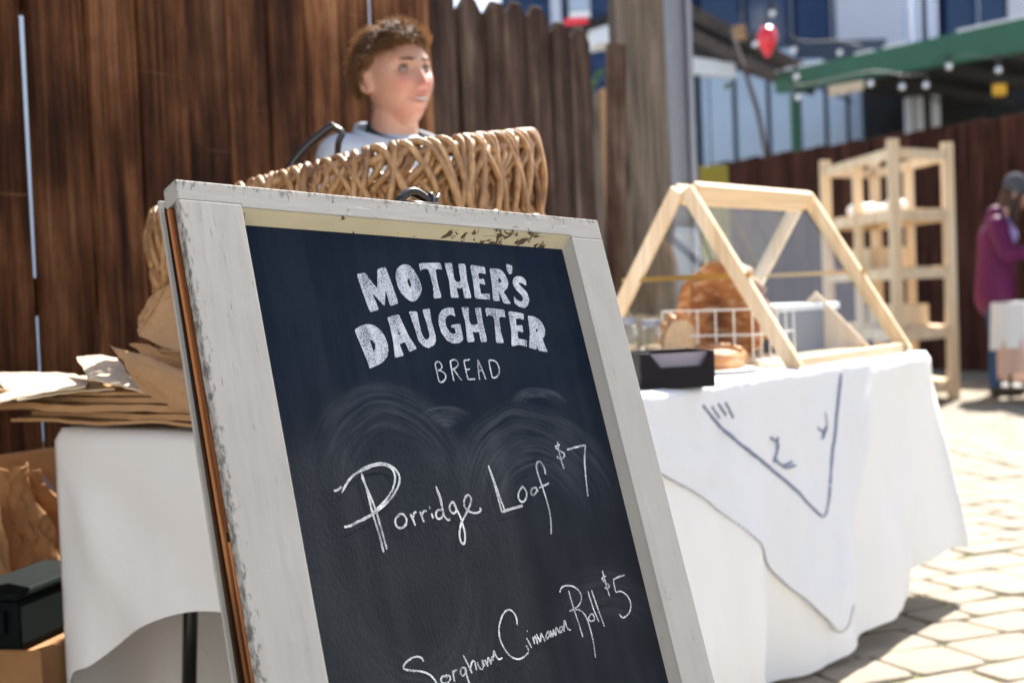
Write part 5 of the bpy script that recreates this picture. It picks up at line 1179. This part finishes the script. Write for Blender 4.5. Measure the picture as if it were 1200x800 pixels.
def skirt2(name, lab, mat, x0, x1, y0, y1, zt, drop, amp, dv):
    mb = MB(); N = 120; per = 2 * ((x1 - x0) + (y1 - y0)); rows = []
    for j in range(9):
        row = []
        for k in range(N):
            d = per * k / N; a, b = x1 - x0, y1 - y0
            if d < a: p, n_ = (x0 + d, y0), (0, -1)
            elif d < a + b: p, n_ = (x1, y0 + d - a), (1, 0)
            elif d < 2*a + b: p, n_ = (x1 - (d - a - b), y1), (0, 1)
            else: p, n_ = (x0, y1 - (d - 2*a - b)), (-1, 0)
            f = j / 8; o = 0.004 + amp * f * (0.6 + math.sin(d * 17)) ; row.append((p[0] + n_[0] * o, p[1] + n_[1] * o, zt - (drop + dv * math.sin(d * 3.1)) * f))
        rows.append(row)
    mb.v = [p for r in rows for p in r]; mb.f = [(j*N+k, j*N+(k+1) % N, (j+1)*N+(k+1) % N, (j+1)*N+k) for j in range(8) for k in range(N)]
    c = len(mb.v); mb.v.append(((x0+x1)/2, (y0+y1)/2, zt)); mb.f += [(k, c, (k+1) % N) for k in range(N)]
    o = mb.build(name, mat, smooth=False); o.location = ft2.location; tag(o, lab, 'tablecloth'); return o
skirt2('tablecloth', 'peach under cloth hanging below the white cloth on the far table', M['peach_cloth'], -0.485, 0.605, -0.335, 0.335, 0.731, 0.55, 0.02, 0.06)
skirt2('tablecloth', 'short white cloth laid over the peach one on the far table', M['white_cloth'], -0.505, 0.625, -0.355, 0.355, 0.737, 0.36, 0.02, 0.03)

mu = empty('shade_umbrella', (5.75, 11.3, 0), 'umbrella added unseen just right of the view to shade the paving by the rack', 'umbrella')  # added outside the view only to cast shade near the rack
MB().tube([(0, 0, 0), (0, 0, 2.95)], 0.022, 10).build('pole', M['pine'], mu, smooth=True); MB().lathe([(0.001, 0.08), (0.25, 0.07), (0.25, 0.0), (0.001, 0.0)], 20).build('base', M['black_metal'], mu)
cv = [(1.5 * math.cos(rad(45 * k + 22)), 1.5 * math.sin(rad(45 * k + 22)), 2.45) for k in range(8)]; cm = MB(); cm.add([(0, 0, 2.95)] + cv + [(0, 0, 2.935)] + [(x, y, z - 0.012) for x, y, z in cv], [(0, 1 + k, 1 + (k + 1) % 8) for k in range(8)] + [(9, 10 + (k + 1) % 8, 10 + k) for k in range(8)] + [(1 + k, 10 + k, 10 + (k + 1) % 8, 1 + (k + 1) % 8) for k in range(8)]); cm.build('canopy', M['green_paint'], mu)
for p in cv: MB().tube([(0, 0, 2.9), (p[0] * .98, p[1] * .98, p[2] - 0.02)], 0.008, 6).build('rib', M['pine'], mu)
# ------------------------------------------------------------------ far red brown board fence
r0 = Vector((2.20, 18.4, 0)); r1 = Vector((6.3, 10.9, 0)); RDv = (r1 - r0); RLn = RDv.length; RDv.normalize(); RANG = math.atan2(RDv.y, RDv.x)
rf = empty('red_brown_fence', r0, 'tall red brown board fence across the back of the yard', 'fence', rz=RANG); t = 0; k = 0
rm = [MB().prism([(0, 0, -0.05), (0.185, 0, -0.05), (0.185, 0, 2.44 + 0.01 * q), (0, 0, 2.44 + 0.01 * q)], (0, -0.02, 0)).mesh('board', 0.003, 1) for q in range(3)]
while t < RLn:
    o = link('board', rm[k % 3], M['red_fence'], rf); o.location = (t, r2.uniform(-.006, .006), 0); t += 0.192; k += 1
for z in (0.4, 1.3, 2.15): boxm(0, RLn, 0.008, 0.05, z, z + 0.09).build('rail', M['red_fence'], rf)
oy = empty('olive_door', at(836, 260, 8.6), 'olive yellow door panel behind the display case', 'door'); a = at(820, 195, 8.6); b = at(853, 195, 8.6)
o = boxm(a.x, b.x, 8.6, 8.64, 0, a.z).build('door_leaf', M['olive'], None, bevel=0.004); child_keep(o, oy); o = MB().capsule((b.x - 0.03, 8.585, 1.0), (b.x - 0.03, 8.585, 1.06), 0.012, 0.012, 8).build('handle', M['steel'], None); child_keep(o, oy)

# ------------------------------------------------------------------ buildings behind
def quad(px, d, off=(0, 0.25, 0), mat=None, name='wall', parent=None):
    o = MB().prism([at(x, y, dd) for (x, y), dd in zip(px, d if isinstance(d, (list, tuple)) else [d] * len(px))], off).build(name, mat, None)
    if parent is not None: child_keep(o, parent)
    return o
pb = empty('panel_building', at(900, 200, 24) * 1.0, 'low building clad in pale blue panels behind the red fence', 'building'); pb.location.z = 0
def zq(x0, x1, y0, d, z0=0.0): a = at(x0, y0, d); b = at(x1, y0, d); return a, b
for (x0, x1, yt) in ((822, 829, 88), (831, 857, 90), (863, 897, 94), (903, 933, 100), (939, 965, 112), (971, 991, 122), (997, 1030, 130)):
    a, b = zq(x0, x1, yt, 24); o = boxm(a.x, b.x, 24, 24.06, 0, a.z + 0.6).build('wall_panel', M['panel'], None); child_keep(o, pb)
a, b = zq(800, 1040, 90, 24.09); o = boxm(a.x, b.x, 24.09, 27, -0.05, a.z + 0.5).build('wall', M['batten'], None); child_keep(o, pb)
aw = empty('timber_eave', at(860, 60, 20), 'sloping dark timber eave with beams above the pale panels', 'eave'); aw.location.z = 0
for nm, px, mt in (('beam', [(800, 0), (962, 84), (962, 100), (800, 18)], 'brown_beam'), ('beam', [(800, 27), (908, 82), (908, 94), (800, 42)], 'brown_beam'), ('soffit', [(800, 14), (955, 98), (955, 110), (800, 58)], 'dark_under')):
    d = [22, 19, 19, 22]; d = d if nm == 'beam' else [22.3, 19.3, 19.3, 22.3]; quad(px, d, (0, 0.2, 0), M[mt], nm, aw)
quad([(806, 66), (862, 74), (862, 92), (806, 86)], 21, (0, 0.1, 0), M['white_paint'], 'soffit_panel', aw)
ub = empty('upper_building', at(900, 0, 30), 'tall blue and white building with dark windows rising at top right', 'building'); ub.location.z = 0
for (x0, x1, y1, mt, nm, d) in ((820, 868, 75, 'window', 'window', 30), (874, 925, 80, 'window', 'window', 30), (931, 972, 90, 'navy_wall', 'wall_panel', 30), (978, 1060, 140, 'white_wall', 'wall', 30), (1108, 1178, 60, 'window', 'window', 29.9), (1180, 1260, 60, 'white_wall', 'wall', 29.9)):
    a = at(x0, -40, d); b = at(x1, y1, d); o = boxm(a.x, b.x, d, d + 0.3, b.z, a.z + 2).build(nm, M[mt], None); child_keep(o, ub)
for (x0, x1) in ((868.5, 873.5), (925.5, 930.5), (972.5, 977.5), (1146, 1149)):
    a = at(x0, -40, 29.7); b = at(x1, 90, 29.7); o = boxm(a.x, b.x, 29.7, 29.85, b.z, a.z + 2).build('mullion', M['white_wall'], None); child_keep(o, ub)
a = at(700, -40, 30.5); b = at(1300, 150, 30.5); o = boxm(a.x, b.x, 30.5, 34, -0.05, a.z + 2).build('core_wall', M['navy_wall'], None); child_keep(o, ub)
for k, x in enumerate((1062, 1074, 1093)):
    a = at(x, 30, 23.2); o = MB().tube([(a.x, 23.2, 0), (a.x, 23.2, 8)], [0.07, 0.07, 0.09][k] if False else 0.075, 10).build('drain_pipe', M['white_wall'], None, smooth=True); tag(o, ['leftmost of three pale vertical pipes behind the green canopy', 'middle of three pale vertical pipes behind the green canopy', 'rightmost of three pale vertical pipes behind the green canopy'][k], 'pipe', 'pale pipes behind the canopy')
# green canopy
gc = empty('green_canopy', at(1000, 100, 18), 'green painted steel canopy with dark underside at upper right', 'canopy'); gc.location.z = 0
GL, GR = 19.4, 15.6
gtop = [at(908, 86, GL), at(1260, 8, GR - 0.6)]; gbot = [at(908, 109, GL), at(1260, 50, GR - 0.6)]
o = MB().prism([gtop[0], gtop[1], gbot[1], gbot[0]], (0.12, 0.12, 0)).build('fascia_beam', M['green_paint'], None); child_keep(o, gc)
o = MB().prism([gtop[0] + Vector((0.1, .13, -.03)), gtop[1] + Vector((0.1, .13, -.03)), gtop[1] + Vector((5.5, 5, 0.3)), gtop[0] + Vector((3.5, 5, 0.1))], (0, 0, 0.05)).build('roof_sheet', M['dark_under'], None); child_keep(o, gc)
for (x0, x1) in ((909, 972), (1020, 1040), (1056, 1080), (1142, 1215)):
    f0, f1 = (x0 - 908) / 352, (x1 - 908) / 352; a = gtop[0].lerp(gtop[1], f0); b = gtop[0].lerp(gtop[1], f1)
    o = MB().prism([a + up * 0.004, b + up * 0.004, b + Vector((.3, .5, .06)), a + Vector((.3, .5, .06))], (0, 0, 0.03)).build('roof_flashing', M['white_paint'], None); child_keep(o, gc)
a = at(933, 108, 19.2); o = boxm(a.x - 0.05, a.x + 0.05, 19.3, 19.4, 0, a.z).build('canopy_post', M['green_paint'], None); child_keep(o, gc)
a = at(1230, 90, 15.9); o = boxm(a.x - 0.05, a.x + 0.05, 16.1, 16.2, 0, a.z).build('canopy_post', M['green_paint'], None); child_keep(o, gc)
for f in (0.25, 0.5, 0.75):
    a = gbot[0].lerp(gbot[1], f) + Vector((.15, .14, 0.12)); o = MB().bar(a, a + Vector((3.8, 4.6, 0.1)), 0.08, 0.14).build('joist', M['dark_under'], None); child_keep(o, gc)
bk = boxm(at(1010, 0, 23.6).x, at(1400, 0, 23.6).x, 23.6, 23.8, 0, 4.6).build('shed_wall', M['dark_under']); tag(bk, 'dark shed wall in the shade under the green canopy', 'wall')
o = quad([(972, 101), (1012, 94), (1012, 106), (972, 113)], [18.0, 17.6, 17.6, 18.0], (0, 0.05, 0), M['pine_x'], 'plank'); tag(o, 'short pale plank fixed under the green canopy edge', 'plank')
# string lights, balloon, lantern
bl_ = [(885, 50, 16), (905, 14, 16), (930, 57, 16), (984, 60, 16.5), (935, 112, 15.5), (933, 88, 15.5), (1020, 96, 15.5), (1057, 100, 15.5), (1085, 98, 15.2), (1112, 76, 15), (1170, 80, 14.8)]
cb = catmull([at(812, 20, 17)] + [at(x, y - 12, d) for x, y, d in sorted(bl_[:4])] + [at(1010, 55, 16.5)], 6); o = MB().tube(cb, 0.006, 5).build('light_cable', M['wire']); tag(o, 'drooping cable of the upper string lights near the red balloon', 'cable')
cb = catmull([at(925, 70, 15.6)] + [at(x, y - 12, d) for x, y, d in sorted(bl_[4:])] + [at(1240, 50, 14.6)], 6); o = MB().tube(cb, 0.006, 5).build('light_cable', M['wire']); tag(o, 'cable of the string lights under the green canopy', 'cable')
BLAB = ['string bulb just left of the red balloon', 'string bulb above the red balloon', 'string bulb right of the red balloon', 'string bulb over the left part of the green beam', 'string bulb below the left end of the green beam', 'string bulb in front of the left end of the green beam', 'string bulb beside the pale plank under the canopy', 'string bulb over the leftmost pale pipe', 'string bulb over the rightmost pale pipe', 'string bulb on the lower edge of the green beam', 'string bulb just above the yellow lantern']
for i, (x, y, d) in enumerate(bl_):
    p = at(x, y, d); o = empty('string_bulb', p, BLAB[i], 'light bulb', 'bulbs of the string lights')
    MB().capsule((0, 0, -0.02), (0, 0, -0.021), 0.034, 0.034, 12, 5).build('bulb', M['bulb'], o, smooth=True); MB().tube([(0, 0, 0.03), (0, 0, 0.11)], 0.022, 8).build('socket', M['wire'], o)
p = at(899, 46, 15); bal = empty('red_balloon', p, 'red balloon hanging under the eave at top right', 'balloon')
MB().lathe([(0.001, 0.135), (0.05, 0.125), (0.09, 0.085), (0.106, 0.03), (0.10, -0.03), (0.075, -0.09), (0.045, -0.135), (0.035, -0.17), (0.04, -0.185), (0.001, -0.185)], 24).build('balloon_skin', M['red'], bal, smooth=True)
MB().tube([(0, 0, 0.13), (0.02, 0, 0.5), (0, 0.02, 0.9)], 0.004, 5).build('string', M['wire'], bal)
p = at(1171, 105, 15.5); ln_ = empty('yellow_lantern', p, 'small yellow lantern hanging in the dark under the canopy', 'lantern'); boxm(-0.065, 0.065, -0.05, 0.05, -0.07, 0.055).build('lantern_body', M['yellow'], ln_, bevel=0.012); MB().tube([(0, 0, 0.056), (0, 0, 0.4)], 0.008, 6).build('hanger', M['wire'], ln_)
o = MB().tube([at(856, 35, 17.2), at(872, 80, 16.8), at(888, 130, 16.5), at(899, 186, 16.3)], 0.03, 6).build('leaning_pole', M['brown_beam']); tag(o, 'thin pale leaning pole in front of the blue panels', 'pole')
for k, (px, lab) in enumerate((([(812, 58), (850, 72), (880, 66), (940, 96), (1000, 120)], 'thin dark cable sagging below the timber eave'), ([(1010, 120), (1060, 108), (1120, 120), (1210, 96)], 'thin dark cable sagging under the green canopy'))):
    o = MB().tube(catmull([at(x, y, 18.5) for x, y in px], 6), 0.014, 6).build('sagging_cable', M['wire']); tag(o, lab, 'cable')
fl_ = empty('flood_light', at(868, 40, 18.8), 'small brown flood light fixed on the timber eave', 'lamp'); boxm(-0.10, 0.06, -0.06, 0.06, -0.08, 0.10).build('lamp_housing', M['kraft'], fl_, bevel=0.01); MB().tube([(0, 0, 0.10), (0.02, 0.1, 0.3)], 0.02, 6).build('bracket', M['wire'], fl_)
# houses behind the near fence (seen over it and through its gaps)
nb_ = empty('navy_house', at(640, 0, 26), 'dark blue clapboard house seen over the fence top', 'house'); nb_.location.z = 0
a = at(585, -60, 26); b = at(740, 300, 26); o = boxm(a.x, b.x, 26, 31, -0.05, a.z + 1).build('wall', M['navy_wall'], None); child_keep(o, nb_)
for zz_ in range(16): o = boxm(a.x - 0.02, b.x + 0.02, 25.95, 25.99, 2.6 + zz_ * 0.26, 2.6 + zz_ * 0.26 + 0.22).build('clapboard', M['navy_wall'], None); child_keep(o, nb_)
a = at(643, -60, 25.5); b = at(659, 40, 25.5); o = boxm(a.x, b.x, 25.6, 25.85, 0, a.z).build('corner_board', M['white_wall'], None); child_keep(o, nb_)
a = at(664, -60, 25.7); b = at(692, 18, 25.7); o = boxm(a.x, b.x, 25.75, 25.93, b.z, a.z).build('window_frame', M['white_wall'], None); child_keep(o, nb_); o = boxm(a.x + .06, b.x - .06, 25.70, 25.74, b.z + 0.08, a.z - .1).build('pane', M['panel'], None); child_keep(o, nb_)
pr = empty('porch_roof', at(700, 40, 14), 'white edged porch roof behind the fence end', 'porch roof'); pr.location.z = 0
quad([(655, 34), (738, 8), (738, 18), (655, 42)], 14, (0, 1.2, 0.1), M['dark_under'], 'roof_edge', pr); quad([(690, 36), (738, 21), (738, 44), (696, 52)], 14.1, (0, 0.5, 0), M['white_wall'], 'soffit_board', pr); quad([(662, 22), (686, 20), (690, 27), (660, 30)], 13.9, (0, 0.06, 0), M['red'], 'red_flag', pr); quad([(668, 15), (690, 14), (692, 20), (668, 21)], 13.92, (0, 0.06, 0), M['white_paint'], 'white_flag', pr)
gap = empty('timber_stack', at(705, 200, 8.2), 'pale timber standing behind the gap beside the fence end', 'timber'); gap.location.z = 0
for nm, x0, x1, yt, mt in (('plank', 692, 702, 108, 'post'), ('plank', 703, 714, 104, 'kraft'), ('plank', 716, 727, 112, 'fence')):
    a = at(x0, yt, 8.2); b = at(x1, yt, 8.2); o = boxm(a.x, b.x, 8.2, 8.24, 0, a.z).build(nm, M[mt], None, bevel=0.002); child_keep(o, gap)
bt = empty('blue_drum', at(738, 300, 7.4), 'blue plastic drum behind the timber post', 'drum'); bt.location.z = 0
MB().lathe([(0.001, 0), (0.22, 0), (0.23, 0.02), (0.23, 0.3), (0.24, 0.32), (0.23, 0.34), (0.23, 0.62), (0.24, 0.64), (0.23, 0.66), (0.23, 0.95), (0.2, 1.0), (0.001, 1.0)], 32).build('drum_body', M['tarp'], bt, smooth=True); MB().lathe([(0.001, 1.03), (0.05, 1.03), (0.05, 1.0), (0.001, 1.0)], 16).build('bung', M['white_paint'], bt)
ph_ = empty('pale_house', (-3.2, 9.0, 0), 'pale blue house wall glimpsed through the gaps of the near fence', 'house'); boxm(-4.5, 2.6, 0, 4, -0.05, 4.8).build('wall', M['panel'], ph_); boxm(-4.6, 2.7, -0.3, 4.2, 4.81, 5.0).build('roof', M['dark_under'], ph_)
# shrub seen through the gap beside the fence end
sb = empty('shrub', at(706, 80, 9.4), 'green leafy shrub seen through the gap at the fence end', 'shrub'); sb.location.z = 0; lv = MB()
for k in range(700):
    c = Vector((rh.gauss(0, .22), rh.gauss(0, .22), 0.5 + rh.random() * 1.9)); d = Vector((rh.gauss(0, 1), rh.gauss(0, 1), rh.gauss(0, 1))).normalized(); e = d.cross(Vector((rh.gauss(0, 1), rh.gauss(0, 1), rh.gauss(0, 1)))).normalized(); s_ = rh.uniform(.025, .05)
    lv.add([c - d * s_, c + e * s_ * .5, c + d * s_, c - e * s_ * .5], [(0, 1, 2, 3)])
lv.build('foliage', M['foliage'], sb); MB().tube([(0, 0, 0), (0.03, 0, 1), (0, 0.02, 2.2)], [0.03, 0.02, 0.008], 8).build('stem', M['fence'], sb)
cbd = empty('bounce_building', (0, -10, 0), 'pale building added unseen behind the viewer to bounce sunlight into the yard', 'building')  # added out of view as a bounce wall for the shaded fronts
boxm(-20, 13, -5, 0, -0.05, 6.5).build('wall', M['cream'], cbd); boxm(-20.3, 13.3, -5.3, 0.3, 6.51, 6.7).build('roof', M['dark_under'], cbd)
for k in range(7):
    x = -10.5 + 3.5 * k; wn = boxm(x - 0.6, x + 0.6, 0.002, 0.06, 3.6, 5.2).build('window', M['white_paint'], cbd); boxm(x - 0.5, x + 0.5, 0.062, 0.07, 3.7, 5.1).build('pane', M['window'], wn)
boxm(-1.0, 0.2, 0.002, 0.06, 0, 2.2).build('door', M['fence'], cbd)
bpy.context.view_layer.update()
